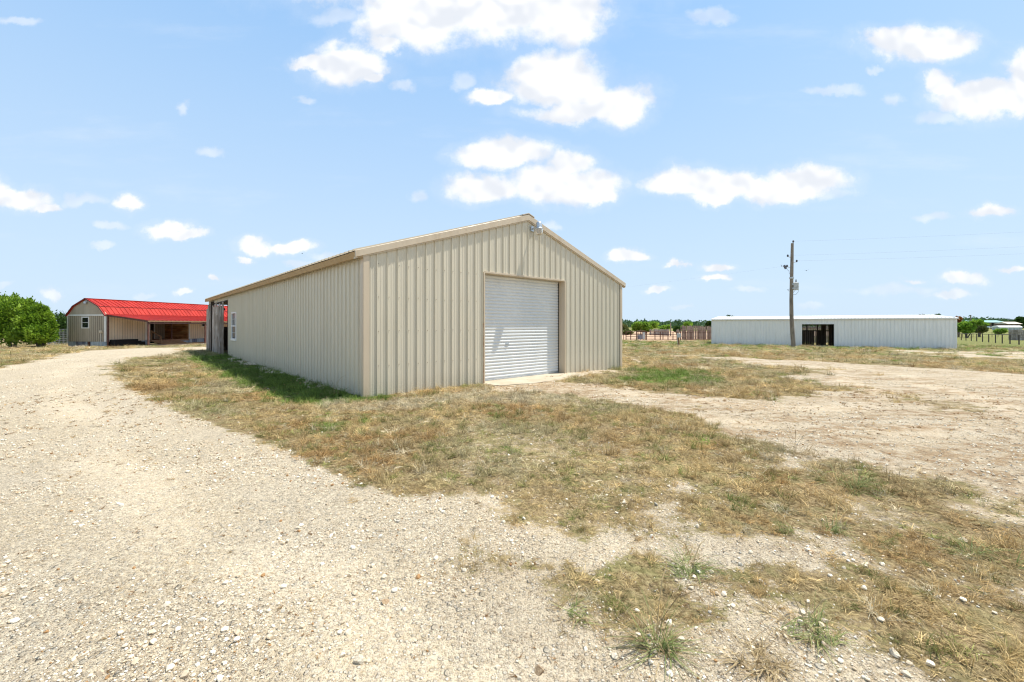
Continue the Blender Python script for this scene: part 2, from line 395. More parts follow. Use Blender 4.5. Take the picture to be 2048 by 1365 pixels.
def instmat(name, a, b_, vari=.5, transl=.25, rough=.65):
    """blade / stone material: tint per instance, random per blade"""
    def fn(nt, b):
        at_ = nt.nodes.new('ShaderNodeAttribute'); at_.attribute_type = 'INSTANCER'; at_.attribute_name = 'tint'
        g = nt.nodes.new('ShaderNodeNewGeometry')
        bu = nt.nodes.new('ShaderNodeAttribute'); bu.attribute_name = 'bunch'
        rnd = M_(nt, 'ADD', M_(nt, 'MULTIPLY', g.outputs['Random Per Island'], .4 if transl else 1.0), M_(nt, 'MULTIPLY', bu.outputs['Fac'], .6 if transl else 0.0))
        c = MIX(nt, rnd, a, b_)
        c = MIX(nt, 1.0, c, at_.outputs['Color'], 'MULTIPLY')
        nt.links.new(c, b.inputs['Base Color'])
        if transl:
            tr = nt.nodes.new('ShaderNodeBsdfTranslucent'); ms = nt.nodes.new('ShaderNodeMixShader'); ms.inputs[0].default_value = transl
            nt.links.new(c, tr.inputs[0]); nt.links.new(b.outputs[0], ms.inputs[1]); nt.links.new(tr.outputs[0], ms.inputs[2])
            nt.links.new(ms.outputs[0], nt.nodes['Material Output'].inputs[0])
    return mat(name, fn, rough=rough, spec=.25)
m_blade = instmat('grass_blade', (.30, .29, .26), (1.42, 1.36, 1.26))
m_stone = instmat('loose_stone', (.85, .85, .85), (1.1, 1.1, 1.1), transl=0, rough=.85)
def clumpmat(name, c1, c2): return leafmat(name, c1, c2, None, .25)
m_clump_g = clumpmat('clump_green', (.13, .19, .05), (.36, .38, .15))
m_clump_s = clumpmat('clump_straw', (.26, .18, .08), (.56, .45, .26))

# ------------------------------------------------------------------ frames of the three main buildings
TH = 47.434
BARN_X0 = Vector((-2.953, 8.375, 0)); BARN_RZ = R(90 - TH)
_u = Vector((math.sin(R(TH)), math.cos(R(TH)), 0)); _s = Vector((-math.cos(R(TH)), math.sin(R(TH)), 0))
BW, BL = 9.144, 21.336
def barn_w(u, s, z=0): return BARN_X0 + _u * u + _s * s + Vector((0, 0, z))

# ------------------------------------------------------------------ cover masks over the ground
def gp(*uv): return np.array([ground_at(a, b)[:2] for a, b in uv])
def poly_sd(P, x, y):
    """signed distance, positive inside"""
    x = x.ravel(); y = y.ravel(); d = np.full(x.shape, 1e9); ins = np.zeros(x.shape, bool); n = len(P)
    for i in range(n):
        ax, ay = P[i]; bx, by = P[(i + 1) % n]; ex, ey = bx - ax, by - ay
        t = np.clip(((x - ax) * ex + (y - ay) * ey) / (ex * ex + ey * ey + 1e-12), 0, 1)
        d = np.minimum(d, (x - ax - t * ex) ** 2 + (y - ay - t * ey) ** 2)
        c = ((ay > y) != (by > y)) & (x < (bx - ax) * (y - ay) / (by - ay + 1e-12) + ax); ins ^= c
    d = np.sqrt(d); return np.where(ins, d, -d)
bw = lambda u, s: tuple(barn_w(u, s)[:2])
P_lobe = np.concatenate([gp((416,700),(330,711),(262,722),(236,738),(250,757),(300,783),(360,812),(405,838),(455,858),(525,882),(600,908),(655,930),(700,958),(790,985),(880,990),(960,1002),(1010,1045),(1080,1080),(1190,1090),(1260,1062),(1310,1025),(1370,985),(1450,965),(1540,935),(1625,908),(1600,888),(1500,872),(1400,848),(1300,826),(1220,804),(1150,792),(1060,783),(975,792)), np.array([bw(3.0, -.15), bw(3.0, 1), bw(1, 1), bw(1, 22), bw(-.5, 22)])])
P_lobe2 = gp((1128,762),(1243,742),(1246,712),(1330,712),(1450,722),(1560,732),(1625,746),(1600,757),(1650,775),(1640,795),(1540,798),(1400,790),(1290,782),(1190,770))
P_weeds = gp((1320,1010),(1500,955),(1640,912),(1720,925),(1850,960),(2048,1010),(2600,1150),(3400,1900),(2300,1900),(2000,1500),(1850,1365),(1720,1260),(1560,1190),(1420,1170),(1500,1300),(1250,1290),(1120,1230),(1040,1180),(900,1130),(900,1080),(1020,1050),(1150,1090))
P_dense = gp((1740,1180),(1830,1165),(1960,1215),(2300,1330),(2500,1700),(2150,1500),(1990,1365),(1850,1290))
P_dense2 = gp((1650,955),(1740,940),(1900,975),(2048,1030),(2500,1200),(2500,1500),(2048,1120),(1900,1060),(1800,1000),(1680,985))
P_mid = gp((1200,1075),(1250,1000),(1350,950),(1540,935),(1640,905),(1720,925),(1860,960),(2048,1010),(2300,1080),(2300,1200),(2048,1120),(1900,1085),(1750,1060),(1640,1085),(1540,1090),(1430,1075),(1330,1090))
P_midr = gp((1760,780),(1880,790),(1960,815),(1900,825),(1780,812),(1640,800))
P_tuftsl = gp((640,985),(760,980),(800,1005),(700,1012),(650,1005))
P_farband = gp((1250,713),(1243,698),(1500,696),(1760,697),(1913,702),(2048,708),(2500,722),(2600,770),(2048,746),(1900,738),(1700,726),(1500,716),(1380,712))
P_fartrack = gp((1770,700.5),(1912,702),(2048,703),(2600,722),(2600,735),(2048,719),(1930,716),(1800,705))
P_trackr = gp((1243,702),(1300,703.5),(1400,708),(1520,716),(1700,727),(1900,739),(2048,747),(2600,775),(2600,900),(2048,810),(1640,760),(1500,728),(1380,716),(1243,710.5))
P_leftroad = np.concatenate([gp((-900,1100),(-600,860),(-200,765),(0,736),(80,717),(160,703),(230,698.5),(300,696.5),(420,694.5),(470,693.5)), np.array([(-8, 60), (8, 60)]), np.array([bw(1, 22.2), bw(-1.2, 21.6)]), gp((416,700),(330,711),(262,722),(236,738),(250,757),(300,783),(360,812),(405,838),(455,858),(525,882),(600,908),(655,930),(700,958),(790,985),(880,990),(960,1002),(1010,1045),(1080,1080),(1190,1090),(1190,1500)), np.array([(1.5, .5), (3, -6), (-14, -8), (-16, 2)])])
P_green1 = np.array([bw(-1.5, 18), bw(-1.5, 10), bw(-1.45, 4), bw(-1.4, .2), bw(-.7, -.3), bw(.5, -.5), bw(.5, 22), bw(-1, 24)])
P_green2 = gp((1260,742),(1380,738),(1420,755),(1400,772),(1290,770),(1240,758))
P_arena = gp((1100,681.5),(1365,682.5),(1480,679),(1700,668),(1700,663),(1100,663))
P_apron = np.array([bw(3.0, .25), bw(3.0, -.55), bw(3.8, -.85), bw(5.3, -.9), bw(6.3, -.75), bw(6.6, -.25), bw(6.13, .25)])

def masks(x, y):
    """veg density, green share, tan-dirt share, arena, at ground points"""
    sh = x.shape; x = x.ravel(); y = y.ravel(); r = np.hypot(x, y)
    nz = (fbm(x, y, 1.1, 5, 1) - .5); wob = nz * np.clip(r * .12, .35, 2.2) + (fbm(x, y, .3, 3, 8) - .5) * np.clip(r * .05, .15, .5)
    pat = fbm(x, y, .55, 4, 9); pat2 = fbm(x, y, 2.6, 3, 3)
    def m(P, f=.12): return sstep(poly_sd(P, x + 0, y + 0) / f * .5 + .5 + wob / f * .9)
    veg = np.full(x.shape, .85)                     # default: pasture
    inyard = m(P_trackr, .5)
    # the whole near right side is bare yard
    yard = sstep((poly_sd(P_yard, x, y) + wob) / .3)
    veg = veg * (1 - np.maximum(yard, inyard))
    lr = sstep((poly_sd(P_leftroad, x, y) + wob * .8) / .25 + .5); veg = veg * (1 - lr)
    fb = m(P_farband, .6); veg = np.maximum(veg, fb * .85)
    ft = m(P_fartrack, .5); veg = veg * (1 - ft * .85); veg = np.maximum(veg, ft * np.clip((pat - .42) * 4, 0, .7))
    veg = np.maximum(veg, sstep((poly_sd(P_lobe, x, y) + .25) / .7) * np.clip((pat - .36) * 3, .1, .6) * (r < 13))
    veg = np.maximum(veg, m(P_lobe, .2) * np.clip(.72 + (pat2 - .5) * .8, .3, 1))
    veg = np.maximum(veg, m(P_lobe2, .3) * .92)
    veg = np.maximum(veg, m(P_weeds, .3) * np.clip((pat - .34) * 3.4, .2, .7))
    veg = np.maximum(veg, m(P_mid, .25) * np.clip(.68 + (pat - .5) * 2.4, .42, .9))
    veg = np.maximum(veg, m(P_dense, .2) * np.clip(.68 + (pat - .5) * 2.6, .2, .9))
    veg = np.maximum(veg, m(P_dense2, .15) * np.clip(.55 + (pat - .5) * 3, .1, .8))
    veg = np.maximum(veg, m(P_midr, .3) * np.clip((pat - .35) * 2.4, 0, .5))
    veg = np.maximum(veg, m(P_tuftsl, .1) * np.clip((pat - .35) * 3, 0, .8))
    # scattered tufts over the yard and the road edge
    veg = np.maximum(veg, np.clip((fbm(x, y, .8, 4, 21) - .68) * 5, 0, .5) * yard)
    # moisture: green along the eaves and in patches
    g = np.clip((fbm(x, y, 1.3, 4, 31) - .58) * 3.2, 0, 1) * .5
    g = np.maximum(g, sstep(poly_sd(P_green1, x, y) / .5 + .5 + nz)); g = np.maximum(g, m(P_green2, .6) * .8)
    g = np.maximum(g, np.clip((r - 25) / 40, 0, .42) * (x > 0)); g = np.maximum(g, np.clip((r - 52) / 15, 0, .85) * (x > 5))
    g = np.where(x < -6, np.where(r > 24, g * .25, g), g)
    ar = sstep(poly_sd(P_arena, x, y) / 1.5 + .5)
    veg = veg * (1 - ar); ap = sstep(poly_sd(P_apron, x, y) / .1 + .4 + nz * 1.5); veg = veg * (1 - ap)
    dl = poly_sd(P_lobe, x, y); dl = -dl + (fbm(x, y, 3.0, 2, 50) - .5) * .5
    d2 = -poly_sd(P_lobe2, x, y) + (fbm(x, y, 3.0, 2, 52) - .5) * .6
    band = lambda d, c, w: np.exp(-((d - c) / w) ** 2)
    wear = np.clip(band(dl, 1.25, .32) + band(dl, 2.95, .34), 0, 1) * lr + np.clip(band(d2, .95, .3) + band(d2, 2.6, .3) + band(d2, 5.2, .4) + band(d2, 6.9, .4), 0, 1) * yard * (1 - lr)
    wear = wear * np.clip((fbm(x, y, 1.4, 3, 61) - .28) * 3.2, 0, 1)
    dirt = np.clip(yard * (.9 + (pat2 - .5) * 1.8) * np.clip((r - 3) / 3, .35, 1), 0, 1)
    masks.wear = wear
    return [a.reshape(sh) for a in (veg, g, dirt, ar, lr, np.maximum(yard, inyard))]
P_none = None
P_yard = np.concatenate([np.array([bw(2.9, 0.3), bw(9.3, .3)]), gp((1243,702),(1400,708),(1700,727),(2048,747),(2600,775),(5000,900)), np.array([(40, -8), (-.2, -8), (-.5, 1.0), (-.5, 2.5)])])

# ------------------------------------------------------------------ ground
def groundfn(nt, b):
    L = nt.links.new
    geo = nt.nodes.new('ShaderNodeNewGeometry'); P = geo.outputs['Position']
    def A(n): a = nt.nodes.new('ShaderNodeAttribute'); a.attribute_name = n; return a.outputs['Fac']
    veg, gr, dirt, arena, wear = A('veg'), A('green'), A('dirt'), A('arena'), A('wear')
    def vor(scale, out, feature='F1'):
        n = nt.nodes.new('ShaderNodeTexVoronoi'); n.feature = feature; n.inputs['Scale'].default_value = scale; L(P, n.inputs['Vector']); return n.outputs[out]
    nb = NOISE(nt, P, .9, 5, .6); nf = NOISE(nt, P, 28, 6, .7); nm = NOISE(nt, P, 5, 5, .65); nvf = NOISE(nt, P, 150, 3, .6)
    # crushed limestone: sand with stones of three sizes
    sand = MIX(nt, RANGE(nt, nf, .3, .7), (.56, .45, .295), (.84, .735, .55))
    sand = MIX(nt, M_(nt, 'MULTIPLY', RANGE(nt, nb, .4, .65), .5), sand, (.74, .66, .52))
    def stones(col, scale, lo, hi, thr, amt):
        c = vor(scale, 'Color'); d = vor(scale, 'Distance')
        s = nt.nodes.new('ShaderNodeSeparateColor'); L(c, s.inputs[0])
        keep = M_(nt, 'GREATER_THAN', s.outputs[0], thr)
        body = M_(nt, 'MULTIPLY', keep, RANGE(nt, d, .42, .30))
        ring = M_(nt, 'MULTIPLY', keep, M_(nt, 'MULTIPLY', RANGE(nt, d, .62, .46), amt))  # dark rim around each stone paints its shade into the colour
        tone = MIX(nt, s.outputs[1], lo, hi)
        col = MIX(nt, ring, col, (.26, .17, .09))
        return MIX(nt, M_(nt, 'MULTIPLY', body, .9), col, tone), body
    c, b1 = stones(sand, 95, (.54, .45, .33), (.80, .74, .62), .30, .5)
    c, b2 = stones(c, 42, (.56, .48, .36), (.80, .74, .62), .58, .35)
    c, b3 = stones(c, 19, (.50, .42, .30), (.70, .64, .52), .90, .12)
    # brown flecks of leaf and bark, deepened to paint shade between stones
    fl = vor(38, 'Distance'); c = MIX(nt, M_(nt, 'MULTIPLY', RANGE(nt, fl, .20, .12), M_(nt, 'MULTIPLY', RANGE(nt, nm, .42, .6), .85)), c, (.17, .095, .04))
    # dark specks painted as shade between stones, then worn brown soil in the yard
    gap_shade = M_(nt, 'MULTIPLY', RANGE(nt, nvf, .585, .68), RANGE(nt, nm, .35, .6, .35, 1.0))
    c = MIX(nt, M_(nt, 'MULTIPLY', gap_shade, .72), c, (.19, .125, .06))
    wn = M_(nt, 'MULTIPLY', wear, RANGE(nt, M_(nt, 'ADD', nf, nm), .7, 1.25, .0, .38))
    c = MIX(nt, wn, c, MIX(nt, RANGE(nt, nf, .3, .7), (.50, .41, .29), (.66, .57, .44)))
    soil = MIX(nt, RANGE(nt, nf, .35, .65), (.25, .16, .085), (.56, .42, .265))
    nbig = NOISE(nt, scalev(nt, P, (.45, 1.3, 1)), 1.2, 6, .68)
    dm = M_(nt, 'MULTIPLY', M_(nt, 'MULTIPLY', dirt, RANGE(nt, nbig, .42, .56, .15, 1.3)), RANGE(nt, M_(nt, 'ADD', nm, M_(nt, 'MULTIPLY', nf, .7)), .70, .95))
    c = MIX(nt, M_(nt, 'MULTIPLY', dm, .9, clamp=True), c, soil)
    # turf floor: straw thatch, or green
    th = MIX(nt, RANGE(nt, nf, .33, .66), (.13, .085, .035), (.52, .40, .22))
    th = MIX(nt, M_(nt, 'MULTIPLY', RANGE(nt, nm, .45, .65), .5), th, (.29, .27, .12))
    gn = MIX(nt, RANGE(nt, nf, .35, .65), (.06, .105, .015), (.19, .27, .05))
    gm = M_(nt, 'MULTIPLY', gr, RANGE(nt, M_(nt, 'ADD', nm, M_(nt, 'MULTIPLY', nf, .5)), .55, .85))
    th = MIX(nt, gm, th, gn)
    far = nt.nodes.new('ShaderNodeCameraData')
    e = M_(nt, 'ADD', veg, M_(nt, 'MULTIPLY', M_(nt, 'SUBTRACT', nf, .5), 1.1))
    e = M_(nt, 'ADD', e, M_(nt, 'MULTIPLY', M_(nt, 'SUBTRACT', nm, .5), .9))
    vm = RANGE(nt, e, .34, .56)
    c = MIX(nt, vm, c, th)
    c = MIX(nt, arena, c, MIX(nt, RANGE(nt, nb, .3, .7), (.50, .33, .21), (.60, .43, .30)))
    L(c, b.inputs['Base Color'])
    # relief
    h = M_(nt, 'ADD', M_(nt, 'MULTIPLY', b1, .25), M_(nt, 'MULTIPLY', b2, .6))
    h = M_(nt, 'ADD', h, M_(nt, 'MULTIPLY', b3, .8)); h = M_(nt, 'ADD', h, M_(nt, 'MULTIPLY', nvf, .5))
    h = M_(nt, 'ADD', h, M_(nt, 'MULTIPLY', nf, 1.2)); h = M_(nt, 'ADD', h, M_(nt, 'MULTIPLY', nm, 2.0))
    bp = nt.nodes.new('ShaderNodeBump'); L(RANGE(nt, wear, 0, 1, 1.0, .78), bp.inputs['Strength']); bp.inputs['Distance'].default_value = .03
    L(h, bp.inputs['Height']); L(bp.outputs[0], b.inputs['Normal'])
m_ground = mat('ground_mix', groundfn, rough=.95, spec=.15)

def axis_lines(lo, hi, c0, c1, fine, grow=1.12, maxs=400):
    xs = list(np.arange(c0, c1, fine)); s = fine; x = c1
    while x < hi: xs.append(x); s = min(s * grow, maxs); x += s
    xs.append(hi); s = fine; x = c0
    while x > lo: s = min(s * grow, maxs); x -= s; xs.insert(0, max(x, lo))
    return np.unique(np.array(xs))
def make_ground():
    xs = axis_lines(-3000, 3000, -9, 11, .11, 1.045, 300); ys = axis_lines(-60, 5000, 1.2, 14, .11, 1.045, 300)
    X, Y = np.meshgrid(xs, ys); Z = terrain(X, Y)
    veg, g, dirt, ar, lr, yd = masks(X, Y); wear = masks.wear
    nx, ny = len(xs), len(ys)
    V = np.stack([X.ravel(), Y.ravel(), Z.ravel()], 1)
    i = np.arange(nx * ny).reshape(ny, nx)
    F = np.stack([i[:-1, :-1].ravel(), i[:-1, 1:].ravel(), i[1:, 1:].ravel(), i[1:, :-1].ravel()], 1)
    fm = lambda a: a.ravel()[F].mean(1)
    fv, fl, fy, fa = fm(veg), fm(lr), fm(yd), fm(ar)
    cls = np.zeros(len(F), int); cls[(fl > .5) & (fv < .5)] = 1; cls[(fy > .5) & (fv < .5) & (cls == 0)] = 2; cls[fa > .5] = 3
    for k, nm in enumerate(('ground', 'gravel_road', 'gravel_yard', 'arena_floor')):
        f = F[cls == k]; idx, inv = np.unique(f.ravel(), return_inverse=True)
        cols = {n: a.ravel()[idx] for n, a in (('veg', veg), ('green', g), ('dirt', dirt), ('arena', ar), ('wear', wear))}
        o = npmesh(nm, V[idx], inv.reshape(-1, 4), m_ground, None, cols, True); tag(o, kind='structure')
make_ground()

# ------------------------------------------------------------------ scattering (geometry nodes instances, only for what nobody could count)
def protocol(name, objs):
    col = bpy.data.collections.new(name)
    for o in objs:
        C.objects.unlink(o); col.objects.link(o)
    return col
def scatter(name, col, pts, rot, scl, idx, tint, label, cat):
    me = bpy.data.meshes.new(name); n = len(pts); me.vertices.add(n); me.vertices.foreach_set('co', pts.astype(np.float32).ravel())
    a = me.attributes.new('rot', 'FLOAT_VECTOR', 'POINT'); a.data.foreach_set('vector', rot.astype(np.float32).ravel())
    a = me.attributes.new('scl', 'FLOAT_VECTOR', 'POINT'); a.data.foreach_set('vector', scl.astype(np.float32).ravel())
    a = me.attributes.new('idx', 'INT', 'POINT'); a.data.foreach_set('value', idx.astype(np.int32))
    a = me.attributes.new('tint', 'FLOAT_COLOR', 'POINT'); a.data.foreach_set('color', np.concatenate([tint, np.ones((n, 1))], 1).astype(np.float32).ravel())
    me.update(); o = bpy.data.objects.new(name, me); C.objects.link(o)
    ng = bpy.data.node_groups.new(name + '_scatter', 'GeometryNodeTree')
    ng.interface.new_socket('Geometry', in_out='INPUT', socket_type='NodeSocketGeometry'); ng.interface.new_socket('Geometry', in_out='OUTPUT', socket_type='NodeSocketGeometry')
    gi = ng.nodes.new('NodeGroupInput'); go = ng.nodes.new('NodeGroupOutput')
    ci = ng.nodes.new('GeometryNodeCollectionInfo'); ci.inputs['Collection'].default_value = col; ci.inputs['Separate Children'].default_value = True; ci.inputs['Reset Children'].default_value = True
    ip = ng.nodes.new('GeometryNodeInstanceOnPoints'); ip.inputs['Pick Instance'].default_value = True
    def na(nm, t): x = ng.nodes.new('GeometryNodeInputNamedAttribute'); x.data_type = t; x.inputs['Name'].default_value = nm; return x.outputs['Attribute']
    ng.links.new(gi.outputs[0], ip.inputs['Points']); ng.links.new(ci.outputs[0], ip.inputs['Instance'])
    ng.links.new(na('idx', 'INT'), ip.inputs['Instance Index']); ng.links.new(na('rot', 'FLOAT_VECTOR'), ip.inputs['Rotation']); ng.links.new(na('scl', 'FLOAT_VECTOR'), ip.inputs['Scale'])
    ng.links.new(ip.outputs[0], go.inputs[0])
    md = o.modifiers.new('scatter', 'NODES'); md.node_group = ng
    tag(o, label, cat, kind='stuff'); return o

def blades(n, rad, h, hs, lean, wid, rng, curl=.6, nb=0):
    """n grass blades as bent tapering strips, gathered in nb bunches"""
    a = rng.uniform(0, 2 * np.pi, n); rr = rad * np.sqrt(rng.uniform(0, 1, n)); bx = rr * np.cos(a); by = rr * np.sin(a)
    if nb:
        bi = rng.integers(0, nb, n); ca = rng.uniform(0, 2 * np.pi, nb); cr = rad * np.sqrt(rng.uniform(0, 1, nb))
        bx = cr[bi] * np.cos(ca[bi]) + rng.normal(0, rad * .10, n); by = cr[bi] * np.sin(ca[bi]) + rng.normal(0, rad * .10, n)
    L_ = h * (1 - hs + 2 * hs * rng.uniform(0, 1, n)); le = np.abs(rng.normal(lean[0], lean[1], n)); az = rng.uniform(0, 2 * np.pi, n)
    out_a = np.where(rng.uniform(0, 1, n) < .5, a, az)
    if nb: da = rng.uniform(0, 2 * np.pi, nb); out_a = da[bi] + rng.normal(0, .55, n)
    dx, dy = np.cos(out_a), np.sin(out_a); px, py = -dy, dx; tw = rng.uniform(0, np.pi, n)
    wx, wy, wz = px * np.cos(tw), py * np.cos(tw), np.sin(tw) * .6
    V = []; pos = np.stack([bx, by, np.zeros(n)], 1); ang = le.copy(); seg = 3
    W_ = np.stack([wx, wy, wz], 1)
    for k in range(seg + 1):
        w = wid * (1 - (k / seg) ** 1.5 * .85) * .5
        V.append(pos - W_ * w); V.append(pos + W_ * w)
        ang = np.clip(ang + curl * rng.uniform(.2, 1, n) * (k + 1) / seg, 0, 2.0)
        st = L_ / seg
        pos = pos + np.stack([dx * np.sin(ang) * st, dy * np.sin(ang) * st, np.cos(ang) * st], 1)
        pos[:, 2] = np.maximum(pos[:, 2], .004 + .01 * rng.uniform(0, 1, n))
    V = np.stack(V, 1).reshape(-1, 3); F = []
    base = np.arange(n) * (2 * (seg + 1))
    for k in range(seg): F.append(np.stack([base + 2*k, base + 2*k + 1, base + 2*k + 3, base + 2*k + 2], 1))
    F = np.concatenate(F)
    if nb: return V, F, np.repeat(rng.uniform(0, 1, nb)[bi], 2 * (seg + 1))
    return V, F
def m_hay(p):
    sd = poly_sd(P_hay, p[:, 0], p[:, 1]); return np.clip(sstep(sd / .3 + .5) * (.4 + 1.6 * (fbm(p[:, 0], p[:, 1], .35, 3, 66) - .3)), 0, .9)
P_hay = gp((965,776),(1060,782),(1160,800),(1130,812),(1000,810),(880,812),(760,824),(650,822),(640,806),(740,806),(850,796))
def make_grass():
    rng = np.random.default_rng(5); P = []
    spec = [(76, .17, .11, .5, (.8, .4), .007, 10), (76, .17, .09, .5, (1.0, .4), .007, 9), (62, .15, .135, .5, (.65, .4), .0065, 7), (84, .19, .085, .5, (1.2, .3), .007, 11),
            (54, .10, .11, .5, (.6, .4), .005, 5), (46, .09, .12, .4, (.7, .45), .0045, 5), (44, .10, .08, .5, (1.0, .4), .005, 6)]
    for i, (n, rad, h, hs, le, w, nb) in enumerate(spec):
        V, F, bt = blades(n, rad, h, hs, le, w, rng, .6, nb); P.append(npmesh('grass_tuft_%d' % i, V, F, m_blade, None, {'bunch': bt}))
    col = protocol('grass_tufts', P)
    pts = []
    for r0, r1, dens in ((1.3, 4, 150), (4, 9, 72), (9, 16, 30), (16, 30, 8), (30, 62, 2.2)):
        n = int(dens * (r1 ** 2 - r0 ** 2) * 1.25)
        rr = np.sqrt(rng.uniform(r0 ** 2, r1 ** 2, n)); t = rng.uniform(-1.12, 1.12, n)
        x = rr * np.sin(t); y = rr * np.cos(t)
        pts.append(np.stack([x, y, rr, np.full(n, {150: .52, 72: .8, 30: 1.2, 8: 1.9, 2.2: 3.0}[dens])], 1))
    p = np.concatenate(pts); veg, g, dirt, ar, lr, yd = masks(p[:, 0], p[:, 1])
    # nothing grows inside the buildings
    def inside(px, py, o, ang, x0, x1, y0, y1):
        c, s = math.cos(ang), math.sin(ang); dx, dy = px - o[0], py - o[1]; lx, ly = dx * c + dy * s, -dx * s + dy * c
        return (lx > x0) & (lx < x1) & (ly > y0) & (ly < y1)
    bad = inside(p[:, 0], p[:, 1], BARN_X0, BARN_RZ, -.02, BW + .02, -.02, 15.2) | inside(p[:, 0], p[:, 1], BARN_X0, BARN_RZ, .1, BW, 15, BL)
    bad |= inside(p[:, 0], p[:, 1], HOUSE_O, HOUSE_RZ, -4, 5.2, -1, 20) | inside(p[:, 0], p[:, 1], WB_O, WB_RZ, 0, WB_L, 0, 6)
    pr = np.clip((veg - .12) * 1.45, 0, 1); pr = np.where(veg < .62, pr * np.clip(veg * 1.5, 0, 1), pr)
    k = (rng.uniform(0, 1, len(p)) < pr) & ~bad
    p, veg, g = p[k], veg[k], g[k]; n = len(p); print('grass tufts', n)
    z = terrain(p[:, 0], p[:, 1]) - .004
    gg = g > rng.uniform(0.12, 1.0, n)
    mid = rng.uniform(0, 1, n); br = fbm(p[:, 0], p[:, 1], 1.0, 3, 77); gy = fbm(p[:, 0], p[:, 1], 1.7, 3, 55)
    straw = np.array([.70, .56, .30]); brown = np.array([.52, .35, .16]); grey = np.array([.54, .51, .32]); olive = np.array([.30, .33, .11]); green = np.array([.20, .31, .065]); pale = np.array([.80, .73, .55])
    t = straw + (brown - straw) * np.clip((br - .46) * 4, 0, .85)[:, None]
    t = t + (grey - t) * np.clip((gy - .46) * 5, 0, .85)[:, None]
    t = np.where((mid < .15)[:, None], olive, t); t = np.where((mid > .93)[:, None], pale, t)
    t = np.where(gg[:, None], green * (1 + .5 * (mid[:, None] - .3)), t)
    edge = np.clip((.62 - veg) * 3, 0, 1)[:, None]; t = np.where(gg[:, None], t, t + (brown - t) * edge * .6)
    hay = m_hay(p)[:, None]; t = t * (1 - hay) + np.array([.74, .69, .53]) * hay
    t = t * rng.uniform(.62, 1.15, (n, 1)) * .97
    idx = rng.integers(0, 4, n); sp = (veg < .6) & (rng.uniform(0, 1, n) < .8); idx = np.where(sp, rng.integers(4, 7, n), idx)
    s = p[:, 3] * rng.uniform(.65, 1.15, n); sz = s * np.where(p[:, 3] > 1, 1 / p[:, 3] ** .55, 1) * np.where(gg, 1.12, 1.0)
    scl = np.stack([s, s, sz], 1)
    rot = np.stack([rng.normal(0, .08, n), rng.normal(0, .08, n), rng.uniform(0, 6.28, n)], 1)
    scatter('dry_grass', col, np.stack([p[:, 0], p[:, 1], z], 1), rot, scl, idx, t, 'short dry grass and green patches growing round the barn and yard', 'grass')

